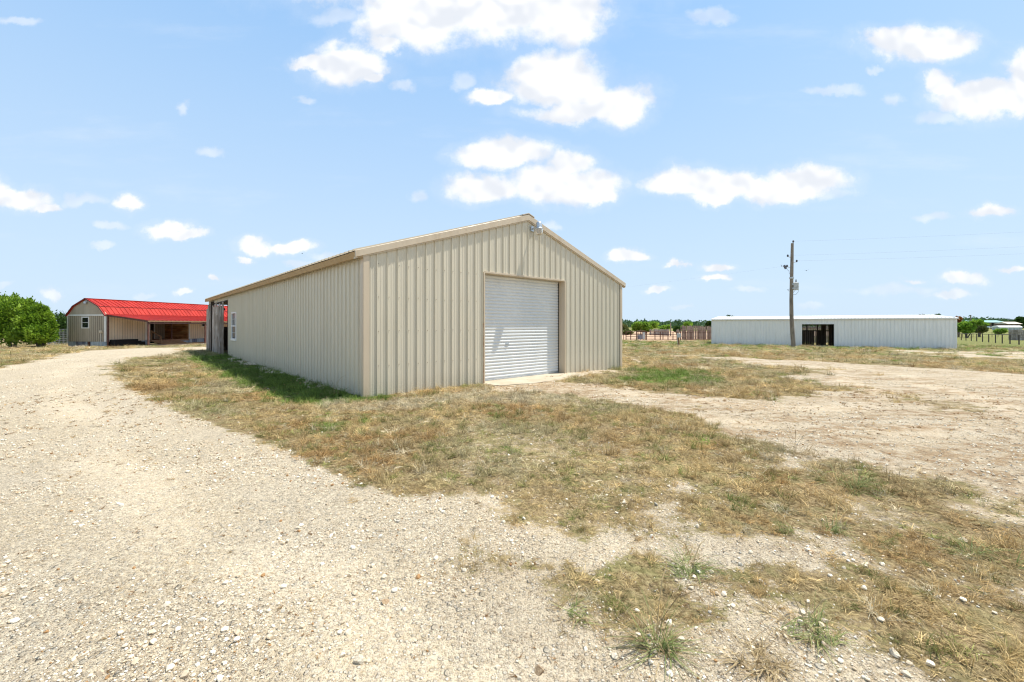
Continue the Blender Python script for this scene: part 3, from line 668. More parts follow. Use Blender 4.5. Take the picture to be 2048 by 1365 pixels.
def rock(rng, sub=2, flat=.6):
    import bmesh
    bm = bmesh.new(); bmesh.ops.create_icosphere(bm, subdivisions=sub, radius=1)
    ds = [(Vector(rng.normal(0, 1, 3)).normalized(), rng.uniform(.45, .85)) for _ in range(9)]
    for v in bm.verts:
        for d, k in ds:
            t = v.co.dot(d)
            if t > k: v.co -= d * (t - k)
        v.co *= 1 + rng.uniform(-.05, .05)
    sx, sy = rng.uniform(.8, 1.25), rng.uniform(.7, 1.0)
    for v in bm.verts: v.co.x *= sx; v.co.y *= sy; v.co.z *= flat * rng.uniform(.97, 1.03)
    return bm
def make_stones():
    rng = np.random.default_rng(8); P = []
    for i in range(7):
        bm = rock(rng, 1 if i < 4 else 2, rng.uniform(.45, .75)); me = bpy.data.meshes.new('stone'); bm.to_mesh(me); bm.free(); me.materials.append(m_stone)
        o = bpy.data.objects.new('stone_%d' % i, me); C.objects.link(o); P.append(o)
    col = protocol('stones', P); A = []
    for r0, r1, dens in ((1.3, 3.2, 2600), (3.2, 5.5, 1100), (5.5, 9, 330), (9, 16, 70), (16, 26, 10)):
        n = int(dens * (r1 ** 2 - r0 ** 2) * 1.2); rr = np.sqrt(rng.uniform(r0 ** 2, r1 ** 2, n)); t = rng.uniform(-1.08, 1.08, n)
        smin = {2600: .0048, 1100: .0062, 330: .0085, 70: .0125, 10: .018}[dens]
        s = smin * .9 * (rng.uniform(0, 1, n) ** -.32); s = np.minimum(s, .021)
        A.append(np.stack([rr * np.sin(t), rr * np.cos(t), s], 1))
    p = np.concatenate(A); veg, g, dirt, ar, lr, yd = masks(p[:, 0], p[:, 1])
    cl = fbm(p[:, 0], p[:, 1], .7, 3, 41)
    k = rng.uniform(0, 1, len(p)) < np.clip(1.25 - veg * 1.7, .03, 1) * np.clip((cl - .30) * 3.4, .12, 1.2) * (1 - .55 * masks.wear) * np.where(dirt > .3, .75, 1)
    d = p[:, :2] - np.array(BARN_X0[:2]); lu = d @ np.array(_u[:2]); ls = d @ np.array(_s[:2])
    k &= ~((lu > -.05) & (lu < BW + .1) & (ls > -.05)) & (poly_sd(P_apron, p[:, 0], p[:, 1]) < 0)
    # a spill of white stones lies along the foot of the long wall
    m = 900; uu = -np.abs(rng.normal(.12, .12, m)) - .03; ss = rng.uniform(1.5, 16, m); keep = fbm(ss, uu, 1.1, 2, 3) > .5
    q = np.array(BARN_X0[:2]) + uu[:, None] * np.array(_u[:2]) + ss[:, None] * np.array(_s[:2]); q = np.concatenate([q, rng.uniform(.015, .05, (m, 1))], 1)[keep]
    p = np.concatenate([p[k], q]); n = len(p); print('stones', n)
    z = terrain(p[:, 0], p[:, 1]) + p[:, 2] * .3
    c = rng.uniform(0, 1, n)[:, None]; cream = np.array([.66, .58, .45]); white = np.array([.75, .70, .59]); tan = np.array([.56, .46, .33]); brn = np.array([.34, .20, .09]); gr_ = np.array([.44, .41, .35])
    t = np.where(c < .40, cream, np.where(c < .62, white, np.where(c < .94, tan, np.where(c < .98, brn, gr_))))
    t = t * rng.uniform(.85, 1.08, (n, 1))
    s = p[:, 2:3] * np.array([[1, 1, 1]]); rot = np.stack([rng.normal(0, .3, n), rng.normal(0, .3, n), rng.uniform(0, 6.28, n)], 1)
    scatter('loose_gravel', col, np.stack([p[:, 0], p[:, 1], z], 1), rot, s, rng.integers(0, 7, n), t, 'crushed pale limestone lying loose on the drive and yard', 'gravel')

# ------------------------------------------------------------------ corrugated sheet
PITCH = .2286
PROF = [(0, 0), (.009, .030), (.021, .030), (.032, 0), (.100, 0), (.105, .005), (.118, .005), (.123, 0), (.160, 0), (.165, .005), (.178, .005), (.183, 0)]
def sheet(mb, f, t0, t1, zb, zt, pitch=PITCH, prof=PROF, phase=0.0, m=0, scale=1.0):
    ts = [(t0, None)]; k = math.floor((t0 - phase) / pitch) - 1
    pts = []
    while k * pitch + phase < t1 + pitch:
        for a, o in prof:
            pts.append((k * pitch + phase + a * pitch / PITCH, o * scale))
        k += 1
    def off(t):
        for i in range(len(pts) - 1):
            if pts[i][0] <= t <= pts[i + 1][0]:
                w = (t - pts[i][0]) / max(1e-9, pts[i + 1][0] - pts[i][0]); return pts[i][1] * (1 - w) + pts[i + 1][1] * w
        return 0
    L_ = [(t0, off(t0))] + [p for p in pts if t0 + 1e-6 < p[0] < t1 - 1e-6] + [(t1, off(t1))]
    vs = []; fs = []
    for t, o in L_: vs += [f(t, o, zb(t)), f(t, o, zt(t))]
    for i in range(len(L_) - 1): fs.append((2*i, 2*i+2, 2*i+3, 2*i+1))
    mb.add(vs, fs, m)

# ------------------------------------------------------------------ the tan metal barn
def make_barn():
    B = empty('metal_barn', BARN_X0, BARN_RZ, 'long tan corrugated metal barn with a white roll up door in its gable end', 'barn')
    ROOF = lambda u: 4.45 - .325 * abs(u - BW / 2)
    top = lambda u: ROOF(u) - .06
    D0, D1, DH = 3.06, 6.125, 2.76
    w = MB(); g = lambda t, o, z: (t, -o, z)
    ph = .02
    low = lambda t: -.12
    # front gable wall: two sides and above the door (split at the ridge so the top edge is true)
    sheet(w, g, .055, D0, low, top, phase=ph); sheet(w, g, D0, BW / 2, lambda t: DH, top, phase=ph)
    sheet(w, g, BW / 2, D1, lambda t: DH, top, phase=ph); sheet(w, g, D1, BW - .055, low, top, phase=ph)
    for zr in (.62, 1.33, 2.03, 2.70):
        k = 0
        while k * PITCH < BW:
            x = k * PITCH + ph + .055; k += 1
            if x < .1 or x > BW - .06 or (D0 - .03 < x < D1 + .03 and zr < DH + .05): continue
            zz = zr + random.uniform(-.01, .01); w.box((x - .007, -.008, zz - .007), (x + .007, .002, zz + .007), 1)
    w.build('front_wall', [m_tan, m_screw], B)
    # left long wall, with window opening and the open bay at its far end
    W0, W1, WZ0, WZ1 = 13.24, 14.30, .80, 2.015; O0, O1, OH = 15.31, 21.28, 2.63
    w = MB(); g = lambda t, o, z: (-o, t, z); tl = lambda t: 2.90
    sheet(w, g, .055, W0, low, tl); sheet(w, g, W0, W1, low, lambda t: WZ0); sheet(w, g, W0, W1, lambda t: WZ1, tl)
    sheet(w, g, W1, O0, low, tl); sheet(w, g, O0, BL, lambda t: OH, tl)
    for zr in (.62, 1.33, 2.03):
        k = 0
        while k * PITCH < O0:
            y = k * PITCH + .055; k += 1
            if W0 < y < W1: continue
            w.box((-.007, y - .006, zr - .006), (.002, y + .006, zr + .006), 1)
    w.build('left_wall', [m_tan, m_screw], B)
    w = MB(); g = lambda t, o, z: (BW + o, t, z); sheet(w, g, .055, BL - .03, low, tl); w.build('right_wall', m_tan, B)
    w = MB(); g = lambda t, o, z: (t, BL + o, z)
    sheet(w, g, 3.2, BW / 2, low, top); sheet(w, g, BW / 2, BW - .06, low, top); sheet(w, g, .06, 3.2, lambda t: 2.63, top); w.build('rear_wall', m_tan, B)
    # steel frame inside and girts
    f = MB()
    for y in (.12, 5.3, 10.6, 15.2, BL - .12):
        for x in (.16, BW - .16): f.box((x - .06, y - .06, -.1), (x + .06, y + .06, 2.80))
        f.bar((.16, y, 2.78), (BW / 2, y, 4.22), .08, .14); f.bar((BW - .16, y, 2.78), (BW / 2, y, 4.22), .08, .14)
    for z in (.62, 1.33, 2.03):
        f.bar((.07, .2, z), (.07, 13.1, z), .06, .09); f.bar((BW - .07, .2, z), (BW - .07, BL, z), .06, .09)
    f.build('frame', m_brownpost, B)
    # roof sheets with ribs running down the slope, and thickness
    r = MB(); ns = .2
    for side in (-1, 1):
        e = (BW / 2 + ns) * side; c = BW / 2
        def g2(t, o, z, side=side, c=c, e=e):
            # z 0 = eave, 1 = ridge
            x = c + e * (1 - z); return (x, t, 4.45 - .325 * abs(x - c) + o + .012)
        sheet(r, g2, -.035, BL + .06, lambda t: 0.0, lambda t: 1.0, scale=1.35, phase=.05)
        def g3(t, o, z, c=c, e=e):
            x = c + e * (1 - z); return (x, t, 4.45 - .325 * abs(x - c) - .012)
        sheet(r, g3, -.035, BL + .06, lambda t: 0.0, lambda t: 1.0, scale=0)
    r.build('roof', m_roofm, B)
    # ridge cap
    r = MB(); c = BW / 2
    for side in (-1, 1):
        r.add([(c, -.07, 4.50), (c + side * .22, -.07, 4.43), (c + side * .22, BL + .08, 4.43), (c, BL + .08, 4.50),
               (c, -.07, 4.478), (c + side * .22, -.07, 4.405), (c + side * .22, BL + .08, 4.405), (c, BL + .08, 4.478)],
              [(0,1,2,3),(4,7,6,5),(0,4,5,1),(1,5,6,2),(2,6,7,3)])
    r.build('ridge_cap', m_trim, B)
    # rake trim: boxed fascia down each slope of the front
    for side in (-1, 1):
        e = c + side * (BW / 2 + ns); t = MB(); zt, ze = 4.462, 4.462 - .325 * (BW / 2 + ns)
        h = .15
        pr = [(c, zt), (e, ze), (e, ze - h + .02), (c, zt - h)]
        if side == 1: pr = pr[::-1]
        t.prism(pr, -.065, -.024)
        t.build('rake_trim', m_trim, B, bevel=.004)
        t = MB(); pr = [(c, zt - h + .0), (e, ze - h + .02), (e, ze - h - .008), (c, zt - h - .028)]
        if side == 1: pr = pr[::-1]
        t.prism(pr, -.045, .03); t.build('rake_trim', m_trim, B)
        # rear
        t = MB(); pr = [(c, zt), (e, ze), (e, ze - h), (c, zt - h)]
        if side == 1: pr = pr[::-1]
        t.prism(pr, BL + .03, BL + .07); t.build('rake_trim', m_trim, B)
    # eave trim in 10 ft lengths: sloped gutter-like box
    for side in (-1, 1):
        e = c + side * (BW / 2 + ns); x_in = 0 if side == -1 else BW
        y = -.06
        while y < BL:
            y1 = min(y + 3.04, BL + .07); t = MB()
            pr = [(e, 2.895), (e - side * .05, 2.785), (e - side * .07, 2.775), (x_in + side * .045, 2.79), (x_in + side * .045, 2.87)]
            if side == 1: pr = pr[::-1]
            t.prism(pr, y + .004, y1 - .004); t.build('eave_trim', m_eave, B); y += 3.04
    # corner trims
    for x, sg in ((0, 1), (BW, -1)):
        t = MB()
        a, b = (x - sg * .032, x + sg * .095)
        t.box((min(a, b), -.036, -.14), (max(a, b), -.030, 2.90))
        t.box((min(x - sg * .032, x - sg * .038), -.030, -.14), (max(x - sg * .032, x - sg * .038), .085, 2.86))
        t.build('corner_trim', m_trim, B, bevel=.003)
        t = MB(); a, b = (x - sg * .022, x + sg * .095); t.box((min(a, b), BL + .02, -.14), (max(a, b), BL + .028, 2.76)); t.build('corner_trim', m_trim, B)
    # door opening lining, then the roll up door
    t = MB(); rc = .235
    t.box((D0 - .03, -.034, -.1), (D0 + .012, rc + .05, DH + .012)); t.box((D1 - .012, -.034, -.1), (D1 + .03, rc + .05, DH + .012))
    t.box((D0 + .012, -.034, DH - .012), (D1 - .012, rc + .05, DH + .03)); t.build('door_frame', m_trim, B, bevel=.002)
    d = MB(); n = 32; ph_ = (DH - .06) / n; vs = []; sub = 6
    prf = [(0, .0), (.10, .004), (.22, .017), (.40, .022), (.62, .022), (.80, .015), (.92, .003)]
    zs = []
    for k in range(n):
        for a, o in prf: zs.append((.05 + (k + a) * ph_, o))
    zs.append((.05 + n * ph_, 0))
    for z_, o in zs: vs += [(D0 + .015, rc - o, z_), (D1 - .02, rc - o, z_)]
    d.add(vs, [(2*i, 2*i+1, 2*i+3, 2*i+2) for i in range(len(zs) - 1)])
    dr = d.build('roller_door', m_door, B, smooth=False)
    t = MB(); t.box((D0 + .015, rc - .03, .012), (D1 - .02, rc + .01, .058)); t.build('bottom_bar', m_galv, dr, bevel=.004)
    t = MB(); t.box((D0 + .02, rc - .02, -.02), (D1 - .022, rc + .012, .012)); t.build('rubber_seal', m_black, dr)
    t = MB()
    t.box((D1 - .030, rc - .035, .05), (D1 - .014, rc - .005, DH - .04))
    t.build('end_locks', m_black, dr)
    t = MB(); t.box((D0 + .9, rc - .031, .92), (D0 + 1.02, rc - .021, .96)); t.box((D0 + .94, rc - .045, .935), (D0 + .99, rc - .03, .945)); t.build('slide_bolt', m_galv, dr)
    t = MB(); t.box((D0 - .047, -.038, -.1), (D0 - .030, -.02, 1.5)); t.build('rust_streak', m_rust, B)
    # yard lamp under the ridge
    lx, lz = 4.74, 4.10
    t = MB(); t.tube([(lx, .0, lz), (lx, -.10, lz + .0), (lx + .01, -.20, lz + .03)], .022, 8); t.box((lx - .05, -.04, lz - .07), (lx + .05, -.015, lz + .07)); br = t.build('lamp_bracket', m_galv, B)
    t = MB(); cc = (lx + .01, -.275, lz - .0)
    t.lathe([(.002, .15), (.06, .148), (.082, .12), (.085, .02), (.085, 0), (.11, -.03), (.118, -.05), (.0, -.05)], cc, 20); t.build('lamp_housing', m_galv, br, smooth=True)
    t = MB(); t.lathe([(.115, -.05), (.112, -.09), (.10, -.16), (.085, -.20), (.080, -.20), (.095, -.15), (.106, -.09), (.109, -.05)], cc, 24); t.build('lamp_lens', m_lens, br, smooth=True)
    # side window
    t = MB(); x0, x1 = -.035, .05; fw = .055
    t.box((x0, W0, WZ0), (x1, W0 + fw, WZ1)); t.box((x0, W1 - fw, WZ0), (x1, W1, WZ1)); t.box((x0 - .015, W0 - .02, WZ0 - .04), (x1, W1 + .02, WZ0 + fw)); t.box((x0, W0 + fw, WZ1 - fw), (x1, W1 - fw, WZ1))
    zm = (WZ0 + WZ1) / 2; t.box((x0 + .01, W0 + fw, zm - .025), (x1, W1 - fw, zm + .025))
    wf = t.build('window', m_vinyl, B, bevel=.004)
    t = MB(); t.box((.0, W0 + fw, WZ0 + fw), (.006, W1 - fw, zm - .025)); t.box((.012, W0 + fw, zm + .025), (.018, W1 - fw, WZ1 - fw)); t.build('pane', m_glass, wf)
    t = MB()
    for fz in (zm - .30, zm + .30): t.box((-.008, W0 + fw, fz - .006), (0.012, W1 - fw, fz + .006))
    t.box((-.0075, (W0 + W1) / 2 - .006, WZ0 + fw), (.0125, (W0 + W1) / 2 + .006, WZ1 - fw)); t.build('glazing_bar', m_vinyl, wf)
    # open bay: post, header and the two panels of old boards hung over it
    t = MB(); t.box((-.02, O0 - .03, -.1), (.10, O0 + .03, OH)); t.box((-.02, O0, OH - .05), (.08, BL - .05, OH + .0)); t.build('bay_frame', m_darkwood, B)
    for (a, b, nm) in ((15.72, 19.25, 9), (19.75, 21.55, 5)):
        t = MB(); wd = (b - a) / nm
        for k in range(nm):
            y0 = a + k * wd + random.uniform(0, .02); y1 = a + (k + 1) * wd - random.uniform(.03, .09); hh = 2.48 + random.uniform(-.16, .09); ox = -.10 + random.uniform(-.03, .02); lean = random.uniform(-.04, .04)
            M_x = Matrix(((1, 0, 0, 0), (0, 1, lean, 0), (0, 0, 1, 0), (0, 0, 0, 1)))
            t.box((ox - .03, y0, .02), (ox, y1, hh), 0, M_x)
            if random.random() < .5: t.box((ox - .06, y0 + .02, .04), (ox - .032, y0 + .14, hh - random.uniform(.05, .5)), 0, M_x)
        gt = t.build('board_gate', m_oldwood, B)
        for z in (.35, 1.3, 2.2): t = MB(); t.box((-.085, a, z - .05), (-.045, b, z + .05)); t.build('rail', m_darkwood, gt)
    t = MB(); t.box((-.16, 19.36, -.1), (-.02, 19.56, 2.72)); t.build('bay_post', m_darkwood, B)
    t = MB(); t.box((2.4, BL - .3, .0), (3.1, BL - .25, 1.25)); t.box((.2, BL - .22, .0), (2.3, BL - .18, 1.35)); t.build('low_gate', m_darkwood, B)
    # slab floor inside and apron outside
    t = MB(); t.box((.02, .02, -.3), (BW - .02, 15.1, -.005)); t.build('floor_slab', m_conc, B)
make_barn()
def make_apron():
    t = MB(); n = len(P_apron); P = P_apron
    # cast slab with a slightly ragged outer edge
    e = [tuple(P[0])]
    for i in range(n - 1):
        a, b = Vector(P[i]), Vector(P[i+1])
        for k in range(1, 7):
            q = a.lerp(b, k / 6); q += Vector((random.uniform(-.03, .03), random.uniform(-.03, .03))) if 0 < k < 6 else Vector((0, 0)); e.append(tuple(q))
    if sum(e[i][0]*e[(i+1)%len(e)][1]-e[(i+1)%len(e)][0]*e[i][1] for i in range(len(e))) > 0: pass
    t.prism([(a, b) for a, b in e], -.10, .012, ax='z'); o = t.build('concrete_apron', m_conc); tag(o, kind='structure')
make_apron()

# ------------------------------------------------------------------ the red roofed cabin
HOUSE_RZ = R(-8.8); _hz = tz(-32.43, 33.5); HOUSE_O = Vector((-32.43, 33.5, _hz)); HW, HL = 3.72, 17.0
def make_house():
    H = empty('cabin', HOUSE_O, HOUSE_RZ, 'long low cabin with a red metal gambrel roof and covered porch', 'house')
    Z = lambda absz: absz - _hz
    FL, PL, KN, RD = Z(.115), Z(2.24), Z(2.94), Z(3.55); cx = -HW / 2
    kx = 1.20
    def gable(y0, y1, m, name):
        t = MB(); t.prism([(-HW, FL), (0, FL), (0, PL), (cx + kx, KN), (cx, RD), (cx - kx, KN), (-HW, PL)], y0, y1)
        for k in range(19):
            x = -HW + .1 + k * .2
            zt = PL + .0
            t.box((x, y0 - .008 if y0 < 5 else y1, FL), (x + .012, y0 + .002 if y0 < 5 else y1 + .006, zt), 1)
        return t.build(name, [m, m_dark], H)
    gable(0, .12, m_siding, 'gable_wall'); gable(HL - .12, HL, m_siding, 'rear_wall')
    R0, R1, RD_ = 3.5, 7.25, 2.7
    # groove strips make the vertical siding pattern
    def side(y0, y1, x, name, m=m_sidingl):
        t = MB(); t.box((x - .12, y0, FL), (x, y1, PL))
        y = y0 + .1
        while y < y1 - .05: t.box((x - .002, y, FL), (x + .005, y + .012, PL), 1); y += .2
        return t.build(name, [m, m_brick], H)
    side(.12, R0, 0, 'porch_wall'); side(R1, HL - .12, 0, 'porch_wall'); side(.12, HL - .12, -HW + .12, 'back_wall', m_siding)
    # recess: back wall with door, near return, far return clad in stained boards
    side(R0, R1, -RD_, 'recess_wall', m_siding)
    t = MB(); t.box((-RD_, R0 - .1, FL), (-.12, R0, PL)); t.build('return_wall', m_siding, H)
    t = MB(); zz = FL; k = 0
    while zz < PL - .02:
        h = .17 + random.uniform(-.02, .02); z1 = min(zz + h - .008, PL); t.box((-RD_ + .01, R1 - .03 + random.uniform(-.006, .006), zz), (-.12, R1 - .001, z1)); zz += h
    t.build('plank_cladding', m_planks, H)
    t = MB(); t.box((-RD_ + .001, 5.2, FL + .0), (-RD_ + .03, 6.1, FL + 1.98)); dd = t.build('entrance_door', m_dark, H)
    t = MB(); t.box((-RD_ + .03, 6.12, FL), (-RD_ + .05, 6.2, FL + 2.02)); t.box((-RD_ + .03, 5.1, FL), (-RD_ + .05, 5.18, FL + 2.02)); t.build('door_frame', m_white, dd)
    t = MB(); t.tube([(-RD_ + .03, 5.3, FL + 1), (-RD_ + .09, 5.3, FL + 1)], .03, 8); t.build('handle', m_galv, dd)
    # porch floor of the recess, deck edge beam
    t = MB(); t.box((-RD_, R0, FL - .15), (-.0, R1, FL - .0)); t.build('deck', m_deck, H)
    # white trims
    t = MB()
    t.box((-HW - .0, -.03, PL - .05), (0, -.012, PL + .06)); t.build('band_trim', m_white, H)
    for (a, b) in (((-HW - .02, -.035, FL), (-HW + .09, -.01, PL - .05)), ((-.16, -.035, FL), (.03, -.01, PL - .05)), ((.005, -.01, FL), (.03, .22, PL))):
        t = MB(); t.box(a, b); t.build('corner_board', m_white, H)
    for y in (R0 - .14, R0 - .42, R1 - .02):
        t = MB(); t.box((.006, y, FL), (.03, y + .12, PL)); t.build('corner_board', m_white, H)
    # windows
    def win(a, b, axis, o):
        t = MB()
        if axis == 'y':   # in gable, a=(x0,z0) b=(x1,z1)
            (x0, z0), (x1, z1) = a, b; t.box((x0, o - .04, z0), (x0 + .07, o, z1)); t.box((x1 - .07, o - .04, z0), (x1, o, z1)); t.box((x0 + .07, o - .04, z1 - .08), (x1 - .07, o, z1)); t.box((x0 + .07, o - .045, z0), (x1 - .07, o, z0 + .08)); t.box((x0 + .07, o - .03, (z0 + z1) / 2 - .015), (x1 - .07, o - .01, (z0 + z1) / 2 + .015))
            f = t.build('window', m_white, H); t = MB(); t.box((x0 + .07, o - .018, z0 + .08), (x1 - .07, o - .012, z1 - .08)); t.build('pane', m_glass, f)
        else:
            (y0, z0), (y1, z1) = a, b; t.box((o, y0, z0), (o + .04, y0 + .06, z1)); t.box((o, y1 - .06, z0), (o + .04, y1, z1)); t.box((o, y0 + .06, z1 - .06), (o + .04, y1 - .06, z1)); t.box((o, y0 + .06, z0), (o + .045, y1 - .06, z0 + .08))
            f = t.build('window', m_white, H); t = MB(); t.box((o + .012, y0 + .06, z0 + .08), (o + .018, y1 - .06, z1 - .06)); t.build('pane', m_glass, f)
    win((-2.32, Z(1.17)), (-1.60, Z(2.12)), 'y', 0)
    win((8.6, Z(1.25)), (10.0, Z(2.0)), 'x', 0); win((12.5, Z(1.1)), (13.6, Z(2.0)), 'x', 0)
    win((4.0, Z(1.0)), (4.8, Z(1.9)), 'x', -RD_)
    # gable lamp, meter box and conduit
    t = MB(); t.lathe([(.0, .1), (.09, .1), (.11, .0), (.11, -.08), (.0, -.10)], (cx, -.10, RD - .30), 14); t.box((cx - .10, -.06, RD - .28), (cx + .10, 0, RD - .16)); t.build('gable_lamp', m_galv, H)
    t = MB(); t.box((-.52, -.11, Z(.80)), (-.33, 0, Z(1.02))); t.lathe([(.0, .05), (.07, .04), (.07, 0)], (-.425, -.11, Z(.91)), 12, 0, Matrix.Rotation(R(90), 3, 'X')); mb_ = t.build('meter_box', m_cream, H, bevel=.01)
    t = MB(); t.tube([(-.43, -.04, Z(.80)), (-.43, -.04, 0)], .02, 6); t.build('conduit', m_white, mb_)
    # red roof: upper and lower planes with ribs
    r = MB(); PR = [(0, 0), (.006, .035), (.022, .035), (.028, 0)]
    oe = .05; kz, rz_ = KN + .03, RD + .04; ez = PL - .06
    prof = [(cx, rz_), (cx + kx + .02, kz), (0 + oe, ez)]
    for sgn in (1, -1):
        for i in range(2):
            (xa, za), (xb, zb_) = prof[i], prof[i + 1]
            xa = cx + sgn * (xa - cx); xb = cx + sgn * (xb - cx); lift = .0 if i == 0 else -.012
            nrm = Vector((-(zb_ - za) * sgn, 0, abs(xb - xa))).normalized(); nrm.x = abs(nrm.x) * sgn
            def g(t, o, z): return (xa + (xb - xa) * (1 - z) + nrm.x * (o + lift), t, za + (zb_ - za) * (1 - z) + nrm.z * (o + lift))
            sheet(r, g, -.12, HL + .12, lambda t: 0, lambda t: 1, pitch=.36, prof=PR)
            def g_(t, o, z): return (xa + (xb - xa) * (1 - z) - nrm.x * .03, t, za + (zb_ - za) * (1 - z) - nrm.z * .03)
            r.add([g_(-.12, 0, 0), g_(HL + .12, 0, 0), g_(HL + .12, 0, 1), g_(-.12, 0, 1)], [(0, 1, 2, 3)])
    rf = r.build('roof', m_red, H)
    t = MB(); t.bar((cx, -.14, rz_ + .01), (cx, HL + .14, rz_ + .01), .2, .03); t.build('ridge_cap', m_red, rf)
    for sgn in (1, -1):
        x = cx + sgn * (kx + .035); t = MB(); t.bar((x, -.12, kz - .045), (x, HL + .12, kz - .045), .05, .05); t.build('knee_shadow_strip', mat('painted_knee_shadow', color=(.10, .012, .012), rough=.6), rf)  # dark strip stands in for the shadow line under the knee
    # dark red barge trims along the gable edge, shadow line at the knee
    t = MB()
    P_ = [(-HW - oe, ez), (cx - kx - .02, kz), (cx, rz_), (cx + kx + .02, kz), (oe, ez)]
    for a, b in zip(P_[:-1], P_[1:]): t.bar((a[0], -.13, a[1]), (b[0], -.13, b[1]), .03, .07)
    t.build('barge_trim', mat('dark_red_trim', color=(.16, .02, .02), rough=.5), rf)
    # porch roof: a low slope running out from the eave
    r = MB(); PX, PZ = 4.05, Z(1.80); y0, y1 = -.1, HL + .12; xi = .0 + .02
    ze = PL + .06
    def g(t, o, z): return (PX + (xi - PX) * z, t, PZ + (ze - PZ) * z + o * .8 + .02)
    sheet(r, g, y0, y1, lambda t: 0, lambda t: 1, pitch=.36, prof=PR)
    r.add([(PX, y0, PZ), (xi, y0, ze), (xi, y1, ze), (PX, y1, PZ)], [(0, 1, 2, 3)])
    r.add([(PX, y0, PZ), (xi, y0, ze), (xi, y0, ze + .02), (PX, y0, PZ + .02)], [(0, 1, 2, 3)])
    pr = r.build('porch_roof', m_red, H)
    t = MB(); t.box((PX - .02, y0, PZ - .10), (PX + .01, y1, PZ + .0)); t.build('porch_fascia', m_post, pr)
    t = MB()
    for y in [0.02] + [1.2 * k for k in range(1, 15)]: t.bar((.05, y, ze - .08), (PX - .05, y, PZ - .08), .05, .12)
    t.bar((PX - .12, y0 + .05, PZ - .20), (PX - .12, y1, PZ - .20), .08, .12); t.build('rafter', m_brownpost, pr)
    for (px, py, pb) in ((3.92, .02, 0), (3.92, 5.13, 0), (3.92, 10.2, 0), (3.92, 15.2, 0), (.12, .05, 0)):
        t = MB(); t.box((px - .05, py - .05, -.1), (px + .05, py + .05, (PZ if px > 1 else ze) - .12)); t.build('porch_post', m_brownpost, H, bevel=.008)
    t = MB(); t.box((-.10, R1 - 1.75, FL), (-.02, R1 - 1.67, PL)); t.build('porch_post', m_brownpost, H)
    # skirting sheets of mixed old tin, with a dark opening beyond the corner
    x = -HW + .02; i = 0
    seq = [(.75, m_tin), (.95, m_tind), (.18, m_tin), (.28, m_pipe), (.6, m_tin), (1.08, m_tin)]
    for wdt, mm in seq:
        t = MB(); g = lambda tt, o, z: (tt, .03 - o, z); sheet(t, g, x, min(x + wdt - .01, .02), lambda t: -.06, lambda t: FL, pitch=.07, prof=[(0, 0), (.06, .004), (.12, .01), (.17, .004)], scale=1); t.build('skirting_sheet', mm, H); x += wdt
    def sk(y, ys, mm, xo=0):
        t = MB(); g = lambda tt, o, z: (xo + o - .02, tt, z); sheet(t, g, y, ys - .01, lambda t: -.06, lambda t: FL - .01, pitch=.07, prof=[(0, 0), (.06, .004), (.12, .01), (.17, .004)]); t.build('skirting_sheet', mm, H)
    sk(2.75, 3.5, m_tin)
    y = 6.15
    for wdt, mm in ((.7, m_tin), (.75, m_tin), (.5, m_tind), (.8, m_tin), (.2, m_tind), (.8, m_tin), (.8, m_tind), (.8, m_tin), (.8, m_tin), (.8, m_tind)): sk(y, y + wdt, mm); y += wdt
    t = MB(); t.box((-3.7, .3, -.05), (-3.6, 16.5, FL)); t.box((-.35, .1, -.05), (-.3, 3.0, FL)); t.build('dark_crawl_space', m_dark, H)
    t = MB(); t.box((-.0, .25, .0), (.55, 2.05, FL + .15)); t.box((-.0, 2.07, 0), (.55, 2.62, FL - .07)); t.build('black_storage_box', m_dark, H, bevel=.01)
    # steps and handrail
    st = 4
    for k in range(st):
        z1 = FL - .02 - (k + 1) * FL / (st + 1) + .0; t = MB(); t.box((.0 + k * .3, R0 + .1, z1 - .05), (.34 + k * .3, 6.1, z1)); t.box((.27 + k * .3, R0 + .1, z1 - FL / (st + 1)), (.30 + k * .3, 6.1, z1 - .05)); t.build('step', m_deck, H)
    t = MB(); yy = R0 + .05
    t.bar((0.05, yy, FL + .80), (1.05, yy, FL + .32), .06, .10); t.box((.98, yy - .05, -.1), (1.08, yy + .05, FL + .34)); t.box((.02, yy - .05, FL - .1), (.12, yy + .05, FL + .85)); t.build('handrail', m_post, H)
    # porch slab
    t = MB(); t.box((-.1, .3, -.3), (4.6, HL - .5, .02)); o = t.build('porch_slab', m_conc, H)
make_house()

